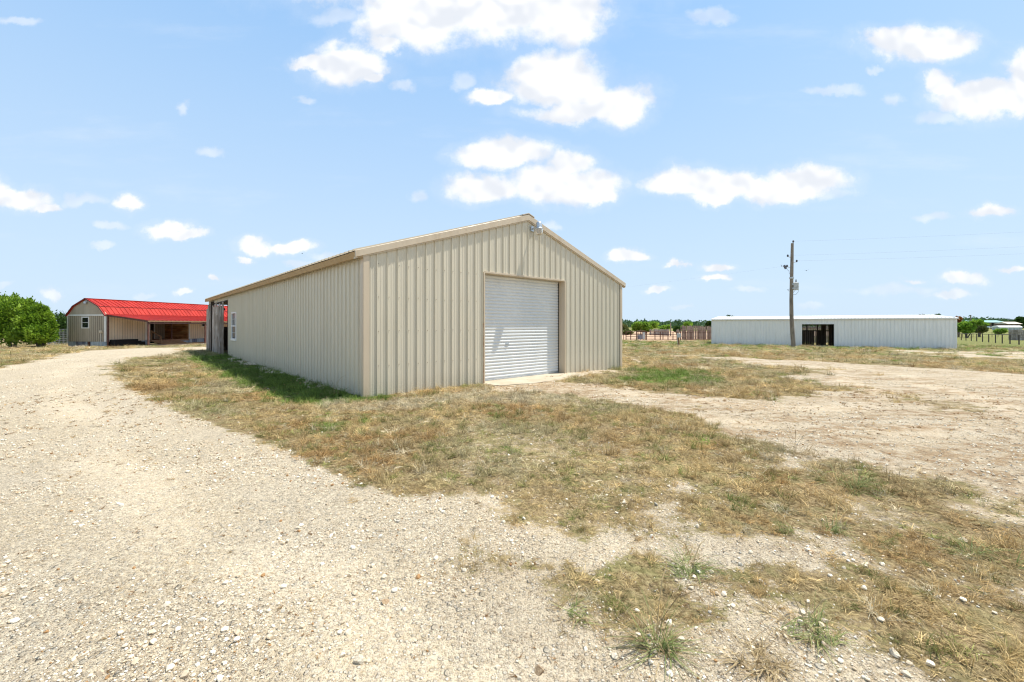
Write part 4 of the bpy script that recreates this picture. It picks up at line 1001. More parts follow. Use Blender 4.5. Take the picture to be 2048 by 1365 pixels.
# ------------------------------------------------------------------ the white stable
WB_L = 17.07; WB_O = Vector((19.7, 41.3, -.40)); WB_RZ = R(-31.8)
def make_stable():
    S = empty('stable', WB_O, WB_RZ, 'long low white metal stable with a dark open doorway', 'stable')
    EH = 2.40; D = 6.0; BH = EH + .34
    # opening from the two sight lines
    d = Vector((math.cos(WB_RZ), math.sin(WB_RZ)))
    def hit(u):
        m = (u - U0) / FPX; return (m * WB_O.y - WB_O.x) / (d.x - m * d.y)
    A0, A1 = hit(1604), hit(1668); OH = 1.92
    PR = [(0, 0), (.014, .03), (.034, .03), (.048, 0)]
    w = MB(); g = lambda t, o, z: (t, -o, z); z0 = lambda t: -.1 - .006 * t
    sheet(w, g, .03, A0, z0, lambda t: EH, prof=PR); sheet(w, g, A0, A1, lambda t: OH, lambda t: EH, prof=PR); sheet(w, g, A1, WB_L - .03, z0, lambda t: EH, prof=PR)
    w.build('front_wall', m_whitemetal, S)
    for x, nm in ((0, 'left_wall'), (WB_L, 'right_wall')):
        w = MB(); sg = -1 if x == 0 else 1; g = lambda t, o, z: (x + o * sg, t, z); sheet(w, g, .03, D, lambda t: -.2, lambda t: EH + .34 * t / D, prof=PR); w.build(nm, m_whitemetal, S)
    w = MB(); g = lambda t, o, z: (t, D + o, z); sheet(w, g, .0, A0 - 2.5, lambda t: -.2, lambda t: BH, prof=PR); w.build('rear_wall', m_whitemetal, S); w = MB(); sheet(w, g, A1 + 1.5, WB_L, lambda t: -.2, lambda t: BH, prof=PR); w.build('rear_wall', m_whitemetal, S)
    r = MB()
    g = lambda t, o, z: (t, -.12 + (D + .25) * z, EH + .015 + .36 * z + o * .9)
    sheet(r, g, -.1, WB_L + .12, lambda t: 0, lambda t: 1, prof=PR); r.add([(-.1, -.12, EH - .02), (WB_L + .12, -.12, EH - .02), (WB_L + .12, D + .13, EH + .32), (-.1, D + .13, EH + .32)], [(0, 1, 2, 3)])
    r.build('roof', m_whiteroof, S)
    t = MB(); t.box((-.1, -.14, EH - .07), (WB_L + .12, -.121, EH + .012)); t.build('eave_trim', m_whiteroof, S)
    for x in (0, WB_L): t = MB(); t.box((x - .05, -.04, -.2), (x + .05, -.022, EH - .02)); t.build('corner_trim', m_whiteroof, S)
    t = MB(); t.box((A0 - .06, -.03, -.05), (A0, .06, OH + .05)); t.box((A1, -.03, -.05), (A1 + .06, .06, OH + .05)); t.box((A0, -.03, OH), (A1, .06, OH + .06)); t.build('door_frame', m_whiteroof, S)
    t = MB(); t.box((A0, -.06, -.12), (A1, .12, .03)); t.build('door_sill', m_conc, S)
    # stalls inside: rough boards with gaps, posts
    t = MB(); x = A0 - 1.2
    while x < A1 + 3.5:
        wd = .12 + random.uniform(0, .06); hh = 1.34 if x < A1 - 1.1 + .4 else 2.3
        if random.random() < .93: t.box((x, 2.9, 0), (x + wd, 2.93, hh + random.uniform(-.05, .05)))
        x += wd + (random.choice((.005, .01, .012, .03)) if x < A0 + 1.2 or x > A1 - .3 else .004)
    t.box((A0 - 1.5, 2.94, 1.26), (A1 + 3, 3.0, 1.36)); t.build('stall_boards', m_darkwood, S)
    for x in (A0 + .45, A0 + 1.25, A1 - .7, A1 - .1):
        t = MB(); t.box((x, 2.4, 0), (x + .09, 2.5, EH + .1)); t.build('stall_post', m_darkwood, S)
    t = MB(); t.box((A0 + .1, 1.2, OH - .12), (A0 + 2.0, 1.26, OH - .02)); t.build('cross_beam', m_darkwood, S)
    return A0, A1
A0, A1 = make_stable()
def wbp(x, y, z=0):
    c, s = math.cos(WB_RZ), math.sin(WB_RZ); return Vector((WB_O.x + x * c - y * s, WB_O.y + x * s + y * c, z))

# ------------------------------------------------------------------ board and pipe fences
m_darkpipe = mat('dark_pipe', varied((.03, .022, .018), (.06, .045, .035), 6), rough=.6)
def board_fence(p, q, h, mat_, name, label, cat, bw_=.14, jag=.12, rails=True):
    o = empty(name, p, math.atan2(q.y - p.y, q.x - p.x), label, cat); L_ = (Vector(q[:2]) - Vector(p[:2])).length
    t = MB(); x = 0
    while x < L_:
        w = bw_ * random.uniform(.8, 1.25); z = tz(*(p + (q - p) * (x / L_))[:2]) - p.z; hh = h + random.uniform(-jag, jag)
        if random.random() < .96:
            t.add([(x, 0, z - .05), (x + w - .012, 0, z - .05), (x + w - .012, 0, z + hh), (x + w * .5, 0, z + hh + .03), (x, 0, z + hh), (x, .03, z - .05), (x + w - .012, .03, z - .05), (x + w - .012, .03, z + hh), (x + w * .5, .03, z + hh + .03), (x, .03, z + hh)],
                  [(0,1,2,3,4),(9,8,7,6,5),(0,5,6,1),(1,6,7,2),(2,7,8,3),(3,8,9,4),(4,9,5,0)])
        x += w
    t.build('boards', mat_, o)
    if rails:
        for fz in (.25, .75):
            t = MB(); t.bar((0, -.04, h * fz), (L_, -.04, h * fz + tz(q.x, q.y) - p.z), .05, .09); t.build('rail', mat_, o)
    return o
def pipe_fence(pts, name, label, h=1.1, rails=(1.08, .62, .25), group=None, rp=.06, rr=.042, m=None):
    o = empty(name, pts[0], 0, label, 'fence', group); m = m or m_pipe; a = pts[0]
    for p in pts:
        d = p - a; z = tz(p.x, p.y) - a.z; t = MB(); t.tube([(d.x, d.y, z - .1), (d.x, d.y, z + h)], rp, 8); t.build('post', m, o)
    for rz in rails:
        t = MB(); t.tube([(p.x - a.x, p.y - a.y, tz(p.x, p.y) - a.z + rz) for p in pts], rr, 6); t.build('rail', m, o)
    return o
def gpt(u, Y): x = (u - U0) / FPX * Y; return Vector((x, Y, tz(x, Y)))
YF = 58.0
pipe_fence([gpt(u, YF) for u in (1252, 1261.5, 1273, 1293, 1310, 1320.5, 1326, 1336, 1346, 1354)], 'pipe_fence', 'rusty red pipe fence in front of the sandy riding arena', 1.12, (1.1, .72, .42, .1))
pipe_fence([gpt(1361, 55), gpt(1372, 55.5), gpt(1382, 56), gpt(1396, 56.5), gpt(1408, 57), gpt(1418, 57.5), gpt(1440, 58)], 'pipe_fence', 'rusty pipe fence standing before the tall purple grey board fence', 1.15, (1.12, .1), rp=.055, rr=.045)
# rounded pipe pen end beside the barn
t = MB(); a = gpt(1236, 56); b = gpt(1247.5, 56); t.tube([a, a + Vector((0, 0, .95)), b + Vector((-.12, 0, .95)), b + Vector((0, 0, .83)), b], .05, 8)
tag(t.build('pipe_hoop', m_pipe), 'rounded rusty pipe hoop seen just right of the barn corner', 'pipe hoop')
pipe_fence([gpt(u, Y) for u, Y in ((1913, 73), (1922.5, 71), (1932, 68), (1942.5, 65), (1953.5, 62), (1965, 59.5), (1977.5, 57), (1991, 54.5), (2004.5, 52), (2020, 49.5), (2038, 47), (2060, 44.5), (2084, 42))], 'pasture_fence', 'dark pipe fence running out along the green pasture beside the white stable', 1.12, (1.1,), rp=.055, rr=.04, m=m_darkpipe)
pipe_fence([gpt(u, 96) for u in (1913, 1925, 1946, 1961, 1984, 1996, 2020, 2050)], 'pasture_fence', 'thin farther wire and post fence across the pasture behind the shade tree', 1.2, (1.15, .7), rp=.04, rr=.015)
board_fence(gpt(1361.5, 60), gpt(1450, 66), 1.95, m_stock, 'board_fence', 'tall weathered purple grey board fence left of the white stable', 'fence')
board_fence(gpt(1299, 112), gpt(1337, 104), 1.55, m_oldwood, 'board_fence', 'distant grey board fence under the lime green tree', 'fence', .25)
board_fence(wbp(A0 - 4, 13), wbp(A1 + 5, 13), 1.85, m_stock, 'board_fence', 'pinkish board fence seen through the open stable doorway', 'fence')
board_fence(gpt(2017, 76), gpt(2110, 68), 1.85, m_oldwood, 'board_fence', 'grey weathered board fence at the right edge of the photo', 'fence', .22, .03)
board_fence(gpt(1353, 100), gpt(1362, 100), 1.5, m_oldwood, 'board_fence', 'short piece of grey board fence just left of the tall purple grey one', 'fence', .25)

# cattle chute by the arena
def make_chute():
    p = gpt(1276, 57.2); o = empty('cattle_chute', p, 0, 'grey and rusty cattle chute standing in the pipe fence', 'cattle chute')
    for x in (0, .55, 1.0):
        t = MB(); t.tube([(x, 0, 0), (x, 0, 1.25)], .045, 8); t.tube([(x, .7, 0), (x, .7, 1.25)], .045, 8); t.build('upright', m_pipe, o)
    t = MB(); t.box((.62, -.03, .15), (.95, 0, 1.05)); t.box((.1, .66, .1), (.9, .69, .7)); t.build('side_panel', m_galv, o)
    t = MB(); t.box((0.02, -.03, .08), (.55, 0, .5)); t.build('kick_plate', m_tind, o)
    t = MB(); t.tube([(0, 0, 1.22), (1, 0, 1.22)], .04, 8); t.tube([(0, .7, 1.22), (1, .7, 1.22)], .04, 8); t.tube([(0, 0, .75), (1, 0, .75)], .03, 8); t.tube([(.3, 0, 1.2), (.5, .2, 1.5)], .025, 6); t.build('frame_rail', m_pipe, o)
make_chute()

# meter post and yard hydrant
def make_meterpost():
    p = ground_at(1357, 692.5); o = empty('meter_post', p, 0, 'brown wooden post carrying a small white meter box in the grass', 'meter post')
    t = MB(); t.tube([(0, 0, -.1), (.01, 0, .45), (0, 0, .88)], [.085, .08, .075], 10); t.build('post', m_post, o)
    t = MB(); t.box((-.17, -.14, .72), (.14, -.07, 1.06)); b = t.build('meter_box', m_grey, o, bevel=.015)
    t = MB(); t.tube([(-.12, -.10, .72), (-.12, -.09, .4), (-.06, -.08, .1)], .018, 6); t.build('conduit', m_grey, o)
make_meterpost()
def make_hydrant():
    p = wbp(A0 - .75, -.35); p.z = tz(p.x, p.y); o = empty('yard_hydrant', p, WB_RZ, 'thin dark yard hydrant against the white stable left of its doorway', 'hydrant')
    t = MB(); t.tube([(0, 0, -.1), (0, 0, .9)], .022, 8); t.build('standpipe', m_galv, o)
    t = MB(); t.box((-.06, -.04, .86), (.07, .04, .98)); t.tube([(.05, 0, .95), (.16, 0, .92), (.19, 0, .84)], .025, 8); t.build('spout', m_tind, o)
    t = MB(); t.bar((.04, 0, .99), (-.2, 0, 1.06), .03, .03); t.build('handle', m_tind, o)
make_hydrant()

# ------------------------------------------------------------------ utility pole
def make_pole():
    p = ground_at(1586.8, 694.8); o = empty('utility_pole', p, 0, 'crooked wooden utility pole with a transformer in front of the white stable', 'utility pole')
    pts = []; Y = p.y
    for u, v in ((1587, 696), (1586, 680), (1584.2, 655), (1583, 632), (1582.6, 600), (1583.2, 560), (1584, 520), (1584.6, 487)):
        q = at(u, v, Y) - p; pts.append(q)
    rad = [.175, .165, .155, .145, .135, .125, .115, .10]
    t = MB(); t.tube(pts, rad, 12); t.build('shaft', m_pole, o, smooth=False)
    def lp(u, v, dy=0): q = at(u, v, Y) - p; q.y += dy; return q
    def insul(u, v, u0, v0):
        a = lp(u0, v0); b = lp(u, v + 2); t = MB(); t.tube([a, b], .025, 6); br = t.build('bracket', m_galv, o)
        t = MB(); c = lp(u, v); t.lathe([(.02, -.12), (.06, -.10), (.05, -.05), (.09, -.04), (.05, 0), (.08, .02), (.03, .08), (0, .08)], c, 10); t.build('insulator', m_porcelain, br)
        return c + p
    A = insul(1575.5, 511.5, 1583, 516); B = insul(1593.5, 522, 1585, 526); D = insul(1586.5, 483, 1585, 491)
    E = insul(1574, 532, 1583, 536)
    t = MB(); t.tube([lp(1568, 531), lp(1572, 538)], .09, 10); t.tube([lp(1567, 532), lp(1563, 533), lp(1562, 530)], .02, 6); t.tube([lp(1573, 538), lp(1578, 543), lp(1579, 549)], .012, 6); t.build('fuse_cutout', m_tind, o)
    # transformer can
    c = lp(1590, 573.5, -.08); t = MB(); t.lathe([(0, -.30), (.20, -.30), (.215, -.28), (.215, .25), (.225, .26), (.225, .29), (.10, .34), (0, .34)], c, 20); tr = t.build('transformer', m_grey, o, smooth=False)
    t = MB(); t.lathe([(0, .58), (.03, .57), (.045, .5), (.035, .46), (.05, .42), (.04, .34)], c + Vector((.03, 0, 0)), 10); t.build('bushing', m_porcelain, tr)
    t = MB(); t.box(tuple(c + Vector((-.30, -.06, .1))), tuple(c + Vector((-.2, .06, .24)))); t.box(tuple(c + Vector((-.30, -.06, -.2))), tuple(c + Vector((-.2, .06, -.1)))); t.build('mount', m_galv, tr)
    t = MB(); t.lathe([(0, 0), (.16, 0), (.17, .05), (.17, .15), (0, .16)], lp(1583.2, 558.5), 12); t.build('collar', m_galv, o)
    t = MB(); t.tube([c + Vector((.21, 0, .2)), c + Vector((.26, 0, 0)), c + Vector((.20, 0, -.45)), c + Vector((.0, 0, -.68)), c + Vector((-.18, 0, -.66))], .014, 6)
    t.tube([c + Vector((0.0, -.22, .05)), c + Vector((-.05, -.2, -.2)), c + Vector((-.2, 0, -.5))], .014, 6); t.tube([lp(1583, 577), lp(1574.5, 580), lp(1577, 582), lp(1582, 584)], .016, 6); t.build('drop_wire', m_wire, o)
    t = MB(); t.tube([lp(1587.6, 692, -.2), lp(1586.6, 680, -.19), lp(1584.6, 655, -.17)], .012, 6); t.build('ground_wire', m_wire, o)
    # overhead lines run on to the next poles out of the picture
    i = 0
    for a, (bx, by, bz), lab in ((D, (80, 18, 10.2), 'highest thin power line running right from the pole top'), (A, (80, 17.4, 9.3), 'thin power line running right from the left bracket of the pole'), (B, (80, 18.6, 8.8), 'lowest thin power line running right from the pole'), (E, (-30, 130, 8.5), 'faint power line running left from the fuse bracket of the pole')):
        a = Vector(a); b = Vector((bx, by, bz)); pts = []
        for k in range(25):
            s = k / 24; q = a.lerp(b, s); q.z -= 4 * s * (1 - s) * (.8 if by < 100 else 1.2); pts.append(q)
        t = MB(); t.tube(pts, .003 if by < 100 else .002, 5); tag(t.build('power_line', m_wire), lab, 'power line', 'overhead power lines')
make_pole()
for u, v0, v1, Y, lab in ((1341.3, 668, 646, 100, 'thin distant pole beyond the arena fence'), (1941.5, 652, 630.5, 300, 'distant pole rising above the trees over the teal roof')):
    q = gpt(u, Y); top = at(u, v1, Y); t = MB(); t.tube([q, Vector((q.x, q.y, top.z))], [.17 if Y < 200 else .4, .12 if Y < 200 else .3], 8); t.box((q.x - .5, q.y - .05, top.z - .35), (q.x + .5, q.y + .05, top.z - .25)) if Y > 200 else None
    tag(t.build('power_pole', m_pole), lab, 'pole')

# ------------------------------------------------------------------ trees and bushes
def leafcloud(blobs, n, size, rng, up=.35, shell=.55, aspect=.5, spiky=0.0, lump=.35):
    """small leaf sprays through lumpy ellipsoids: (cx,cy,cz,rx,ry,rz)"""
    vol = np.array([b[3] * b[4] * b[5] for b in blobs]) ** .75; vol /= vol.sum(); ch = rng.choice(len(blobs), n, p=vol)
    Bq = np.array(blobs)[ch]; d = rng.normal(0, 1, (n, 3)); d /= np.linalg.norm(d, axis=1)[:, None]
    # lumps on each blob
    lobes = rng.normal(0, 1, (14, 3)); lobes /= np.linalg.norm(lobes, axis=1)[:, None]
    near = (d @ lobes.T).max(1); bulge = 1 - lump + lump * sstep((near - .55) / .4)
    rr = (shell + (1 - shell) * rng.uniform(0, 1, n) ** .6) * bulge
    rr = rr * (1 + spiky * np.maximum(0, rng.normal(0, 1, n) - .6))
    c = Bq[:, :3] + d * rr[:, None] * Bq[:, 3:6]
    a = d * (1 - up) + np.array([0, 0, up]) + rng.normal(0, .45, (n, 3)); a /= np.linalg.norm(a, axis=1)[:, None]
    b = np.cross(a, rng.normal(0, 1, (n, 3))); b /= np.linalg.norm(b, axis=1)[:, None] + 1e-9
    s = size * rng.uniform(.6, 1.4, n)[:, None]
    v = np.stack([c - b * s * aspect * .6, c + a * s * .3 - b * s * aspect, c + a * s * 1.3, c + a * s * .3 + b * s * aspect], 1).reshape(-1, 3)
    return v, np.arange(n * 4).reshape(n, 4)
def tree(name, base, blobs, n, size, m, label, cat='tree', group=None, trunk=True, seed=1, tr=.12, **kw):
    rng = np.random.default_rng(seed); o = empty(name, base, 0, label, cat, group)
    V, F = leafcloud(blobs, n, size, rng, **kw); V[:, 2] = np.maximum(V[:, 2], .02)
    mm = m if isinstance(m, (list, tuple)) else [m]
    npmesh('crown', V, F, mm[0], o)
    if trunk:
        t = MB(); zc = min(b[2] for b in blobs)
        for k in range(3):
            b = blobs[k % len(blobs)]; x = (k - 1) * tr * 1.2
            t.tube([(x, 0, -.1), (x * 1.5 + b[0] * .2, b[1] * .2, zc * .5), (b[0] * .7 + x, b[1] * .7, b[2]), (b[0] + x, b[1], b[2] + b[5] * .5)], [tr, tr * .8, tr * .5, tr * .15], 7)
        t.build('trunk', m_bark, o)
    return o
# big cedar bushes at the left edge
def L3(u, v, Y, base): q = at(u, v, Y); return (q.x - base.x, q.y - base.y, q.z - base.z)
def cedar(u, Y, blobs, n, label, seed, m=m_cedar):
    b = gpt(u, Y); bl = [(*L3(bu, bv, Y + dy, b), rx, ry, rz) for bu, bv, dy, rx, ry, rz in blobs]
    tree('cedar_tree', b, bl, n, .13, m, label, 'cedar', 'cedars at the left edge', seed=seed, up=.55, shell=.3, aspect=.33, spiky=.18, lump=.6)
cedar(25, 33, [(20,655,0,1.5,1.3,1.5),(-20,640,0,1.5,1.4,1.9),(34,632,0,1.0,1.1,1.45),(50,668,-.5,1.1,1,.8),(8,625,.3,1.0,1,1.25),(30,604,.2,.28,.3,.6),(47,612,0,.25,.3,.5),(14,608,.2,.3,.3,.5),(-4,606,0,.4,.3,.5)], 34000, 'tallest bright green cedar bush at the left edge of the photo', 3)
cedar(82, 32.5, [(70,655,0,1.1,1.1,1.3),(84,668,-.3,.85,1,.75),(92,642,.3,.55,.7,.95),(60,632,.2,.6,.8,1.2),(96,658,.2,.5,.7,.6),(76,630,0,.4,.6,.9),(62,610,.2,.24,.3,.55),(78,620,0,.22,.3,.5),(92,624,.2,.2,.3,.5),(100,634,0,.2,.3,.4),(106,648,0,.2,.3,.4)], 26000, 'bright green cedar bush nearest the grey cabin', 4)
cedar(-60, 35, [(-60,640,0,2.4,2,2.2),(-110,650,0,2,2,2)], 9000, 'cedar bush cut off by the left edge of the photo', 6)
cedar(122, 43, [(120,652,0,1.5,1.2,1.3),(150,650,0,1.6,1.2,1.3),(130,670,0,1.8,1,1.1),(110,668,0,1.5,1,1.0)], 14000, 'darker cedar behind the wire mesh panel beside the cabin', 5, m_leafd)
# wire mesh panel fence
def make_mesh():
    a = gpt(96, 39.5); b = gpt(137, 38.5); o = empty('mesh_fence', a, math.atan2(b.y - a.y, b.x - a.x), 'grey square wire mesh fence panel between the cedars and the cabin', 'fence'); L_ = (b - a).length
    t = MB(); h = 1.55; k = 0
    while k * .2 < L_: t.bar((k * .2, 0, 0), (k * .2, 0, h), .018, .012); k += 1
    k = 0
    while k * .2 < h: t.bar((0, 0, .05 + k * .2), (L_, 0, .05 + k * .2), .012, .018); k += 1
    t.build('mesh_panel', m_galv, o)
    for x in (0, L_): t = MB(); t.tube([(x, 0, -.1), (x, 0, 1.7)], .04, 8); t.build('post', m_galv, o)
make_mesh()
def simple_tree(u, vtop, vbot, wpx, Y, m, label, n=2600, seed=1, name='tree', cat='tree', group=None, flat=1.0, ground_v=None, size=None, trunk=True):
    b = gpt(u, Y); s = Y / FPX; top = at(u, vtop, Y).z - b.z; bot = max(.1, at(u, vbot, Y).z - b.z); hw = wpx * s / 2; zc = (top + bot) / 2; rz = (top - bot) / 2
    rng = np.random.default_rng(seed); bl = [(0, 0, zc - rz * .1, hw * .62, hw * .6, rz * .8)]
    for k in range(9):
        x = rng.uniform(-.78, .78) * hw; q = rng.uniform(.2, .36); bl.append((x, rng.uniform(-.5, .5) * hw, zc + rng.uniform(-.45, .62) * rz, hw * q, hw * q, rz * q * rng.uniform(1.0, 1.5)))
    tree(name, b, bl, n, size or max(.16, Y * .0028), m, label, cat, group, trunk, seed, tr=max(.1, hw * .05), up=.3, shell=.4, aspect=.55, lump=.45)
BG = 'trees beyond the arena'
simple_tree(1289, 643.5, 665, 54, 140, m_leafl, 'wide bright green tree behind the cattle chute, largest beyond the arena', 7000, 11, group=BG)
simple_tree(1249, 649, 667, 17, 135, m_leafo, 'small olive green tree next to the corner of the tan barn', 1600, 12, group=BG)
simple_tree(1328, 650.5, 665, 22, 150, m_leafl, 'lime green tree right above the distant grey board fence', 2500, 13, group=BG)
simple_tree(1375, 644.5, 661, 24, 130, m_leafl, 'rounded green tree rising over the left end of the tall purple grey board fence', 3000, 14, group=BG)
simple_tree(1354, 653, 665, 18, 120, m_leafd, 'low dark tree just right of the thin distant pole', 1800, 15, group=BG)
simple_tree(1422, 641, 660, 18, 120, m_leafd, 'dark green tree touching the left end of the white stable', 2400, 16, group=BG)
simple_tree(1255, 662, 671, 26, 110, m_leafo, 'low olive shrub along the arena beside the barn corner', 1400, 17, 'shrub', 'shrub')
simple_tree(1465, 629.5, 655, 34, 95, m_leafd, 'sparse treetop showing over the left part of the white stable roof', 900, 18, group='treetops over the stable')
simple_tree(1844, 627, 655, 26, 95, m_leafd, 'left one of two dark treetops showing over the right part of the stable roof', 1300, 19, group='treetops over the stable')
simple_tree(1872, 627, 655, 24, 95, m_leafd, 'right one of two dark treetops showing over the right part of the stable roof', 1300, 20, group='treetops over the stable')
simple_tree(1933, 639, 668, 44, 92, m_leafl, 'leafy green shade tree in the pasture just right of the white stable', 5200, 21)
simple_tree(1958, 648, 668, 26, 99, m_leafo, 'smaller feathery green tree at the right side of the pasture shade tree', 1800, 22)
simple_tree(1917, 633.5, 646, 10, 97, m_leafr, 'small tree with rust coloured leaves at the stable corner', 500, 23)
simple_tree(1998, 658.5, 668, 24, 118, m_leafl, 'low round green bush in front of the long white shed', 1700, 24, 'bush', 'bush', trunk=False)
simple_tree(2046, 632, 652, 22, 330, m_leafd, 'tall dark tree at the right edge above the cream roofed shed', 1500, 25)
simple_tree(2018, 640, 650, 20, 380, m_leafd, 'dark tree between the teal roofed house and the cream roofed shed', 900, 26)
simple_tree(1962, 645, 654, 24, 290, m_leafl, 'pale green tree in front of the teal roofed house', 1200, 27)

def far_woods():
    rng = np.random.default_rng(30); Vs = []; Fs = []; off = 0
    for i in range(900):
        t = rng.uniform(-1.15, 1.15); r = rng.uniform(330, 560); x = r * math.tan(t) * .9 if abs(t) < .9 else r * math.sin(t) * 1.6; y = r * (1 if abs(t) < .9 else .7)
        u = U0 + FPX * x / y
        h = 4.2 + 2.6 * vnoise(np.array([x / 35]), np.array([y / 80]), 3)[0] + rng.uniform(-.8, 1.2)
        if u > 1890: h *= 1.5
        if u > 1990: h *= .75
        z = tz(x, y)
        V, F = leafcloud([(x, y, z + h * .5, h * .9, h * .7, h * .5), (x + h * .4, y, z + h * .62, h * .5, h * .5, h * .38)], 110, 1.1, rng, up=.3, shell=.5, aspect=.7)
        Vs.append(V); Fs.append(F + off); off += len(V)
    for i in range(260):
        u = rng.uniform(1870, 2500); y = rng.uniform(370, 430); x = (u - U0) / FPX * y; h = (8.6 if u < 2008 else 6.5) * rng.uniform(.82, 1.08); z = tz(x, y)
        V, F = leafcloud([(x, y, z + h * .5, h * .8, h * .7, h * .5), (x + h * .4, y, z + h * .55, h * .6, h * .5, h * .42)], 150, 1.0, rng, up=.3, shell=.5, aspect=.7)
        Vs.append(V); Fs.append(F + off); off += len(V)
    o = npmesh('far_woods', np.concatenate(Vs), np.concatenate(Fs), m_leaffar); tag(o, 'far-off line of dark green woods along the horizon', 'woods', kind='stuff')
far_woods()

# ------------------------------------------------------------------ far buildings
def far_house(u0, u1, vt, ve, vb, Y, mw, mr, name, label, cat, depth=10, wins=0, dark=0):
    p = gpt(u0, Y); o = empty(name, p, 0, label, cat); w = (u1 - u0) * Y / FPX; e = at(u0, ve, Y).z - p.z; tp = at(u0, vt, Y).z - p.z
    t = MB(); t.box((0, 0, -.3), (w, depth, e)); t.build('wall', mw, o)
    t = MB(); t.add([(-.6, -.8, e - .1), (w + .6, -.8, e - .1), (w + .3, depth / 2, tp), (-.3, depth / 2, tp), (-.6, depth + .8, e - .1), (w + .6, depth + .8, e - .1)], [(0, 1, 2, 3), (3, 2, 5, 4), (0, 3, 4), (1, 5, 2), (0, 4, 5, 1)]); t.build('roof', mr, o)
    for k in range(wins):
        x = w * (k + .7) / (wins + .4); t = MB(); t.box((x, -.06, 1.0), (x + w * .06, -.0, e - .5)); t.build('window', m_glass if k % 2 else m_dark, o)
    return o
far_house(1944, 2012, 641, 645, 655, 345, m_brick, m_teal, 'far_house', 'far-off low brown house under a long pale teal metal roof', 'house', 14, 6)
far_house(2024, 2040, 639.5, 642.5, 652, 420, m_brick, m_teal, 'far_house', 'second far-off teal roof peeping above the cream roofed shed', 'house', 12, 1)
far_house(2015, 2042, 644, 648, 655.5, 320, m_brick, m_cream, 'far_shed', 'far-off brown shed with a cream coloured roof', 'shed', 8, 2)
def white_shed():
    Y = 235; p = gpt(1999, Y); o = empty('metal_shed', p, R(-4), 'long low white metal shed with a rounded roof behind the green bush', 'shed'); w = 42 * Y / FPX; h = 2.3
    t = MB(); t.box((0, 0, -.2), (w, 4, h * .68)); t.build('wall', m_tin, o)
    t = MB(); n = 8; pr = [(-.15 + 4.3 * k / n, h * .66 + math.sin(math.pi * k / n) ** .6 * h * .42) for k in range(n + 1)]
    t.prism(pr, -.2, w + .2, ax='x'); t.build('roof', m_whiteroof, o)
white_shed()
def pickup():
    Y = 300; p = gpt(1979.5, Y); p.z += .0; o = empty('parked_truck', p, 0, 'silver pickup truck parked before the teal roofed house', 'truck'); L_ = 5.9
    t = MB(); prof = [(-2.95, .55), (2.95, .55), (2.95, 1.05), (2.7, 1.15), (1.7, 1.2), (1.1, 1.85), (-.9, 1.9), (-1.2, 1.2), (-2.95, 1.2)]
    t.prism(prof, -.95, .95); t.build('body', m_carpaint, o, bevel=.05)
    t = MB(); t.prism([(-.85, 1.3), (1.35, 1.28), (.98, 1.76), (-.82, 1.8)], -.97, .97); t.build('window', m_glass, o)
    for x in (-1.9, 1.9):
        for y in (-.85, .85):
            t = MB(); t.lathe([(0, -.13), (.25, -.13), (.40, -.10), (.40, .10), (.25, .13), (0, .13)], (x, y, .40), 14, 0, Matrix.Rotation(R(90), 3, 'X')); t.build('wheel', m_black, o)
pickup()

# ------------------------------------------------------------------ birds
def bird(u, v, Y, s, rz, label):
    p = at(u, v, Y); o = empty('bird', p, rz, label, 'bird', 'birds in the sky')
    t = MB(); t.tube([(-.16, 0, 0), (-.06, 0, .01), (.05, 0, .01), (.12, 0, .02), (.17, 0, .02)], [.01, .04, .05, .03, .006], 8); b = t.build('body', m_dark, o, smooth=True)
    for sg in (-1, 1):
        t = MB(); t.add([(-.05, sg * .03, .02), (.06, sg * .03, .02), (.04, sg * .22, .10), (-.05, sg * .2, .10), (-.04, sg * .42, .04), (-.05, sg * .03, .012), (.06, sg * .03, .012), (.04, sg * .22, .092), (-.05, sg * .2, .092)], [(0,1,2,3),(3,2,4),(8,7,6,5),(4,7,8)]); t.build('wing', m_dark, o)
    o.scale = (s, s, s)
bird(1613, 541.5, 60, 1.0, R(60), 'dark bird flying just right of the utility pole')
bird(604.5, 507.5, 60, .6, R(20), 'tiny bird flying high above the long barn roof')

# ------------------------------------------------------------------ single weeds, rocks, stuff
HOUSE_O = HOUSE_O; make_grass(); make_stones()
def clump(u, v, n, rad, h, lean, m, label, seed, stems=0, wid=.0045, curl=.5, name='grass_clump'):
    rng = np.random.default_rng(seed); p = ground_at(u, v); V, F, _b = blades(int(n * .8), rad * 1.1, h, .6, (lean[0] + .1, lean[1] + .25), wid, rng, .9, 9)
    V2, F2, _b = blades(int(n * .9), rad * 1.6, h * .75, .6, (lean[0] + .5, .4), wid * .9, rng, .8, 10)
    o = empty(name, p, 0, label, 'grass clump')
    npmesh('leaves', V, F, m, o); npmesh('dry_leaves', V2, F2, m_clump_s, o)
    if stems:
        t = MB()
        for k in range(stems):
            a = rng.uniform(0, 6.28); l = h * rng.uniform(1.1, 1.9); dx, dy = math.cos(a) * .25 * l, math.sin(a) * .25 * l
            dx *= 2; dy *= 2; t.tube([(0, 0, 0), (dx * .2, dy * .2, l * .4), (dx * .6, dy * .6, l * .75), (dx * 1.1, dy * 1.1, l * .9)], [.0018, .0016, .003, .001], 4)
        t.build('seed_stems', m_clump_s, o)
clump(1312, 1285, 170, .06, .19, (.8, .4), m_clump_g, 'spiky green clump with tall seed stems nearest the bottom of the photo', 51, 4)
clump(1690, 975, 260, .15, .22, (.8, .35), m_clump_g, 'dense dark green clump on the bare ground right of the grass tongue', 52, 0)
clump(1385, 1140, 190, .11, .15, (.95, .35), m_clump_g, 'grey green clump above the spiky clump with seed stems', 53, 2)
clump(1612, 1262, 170, .10, .13, (1.05, .35), m_clump_g, 'flattened green clump among the white stones at lower right', 54, 3)
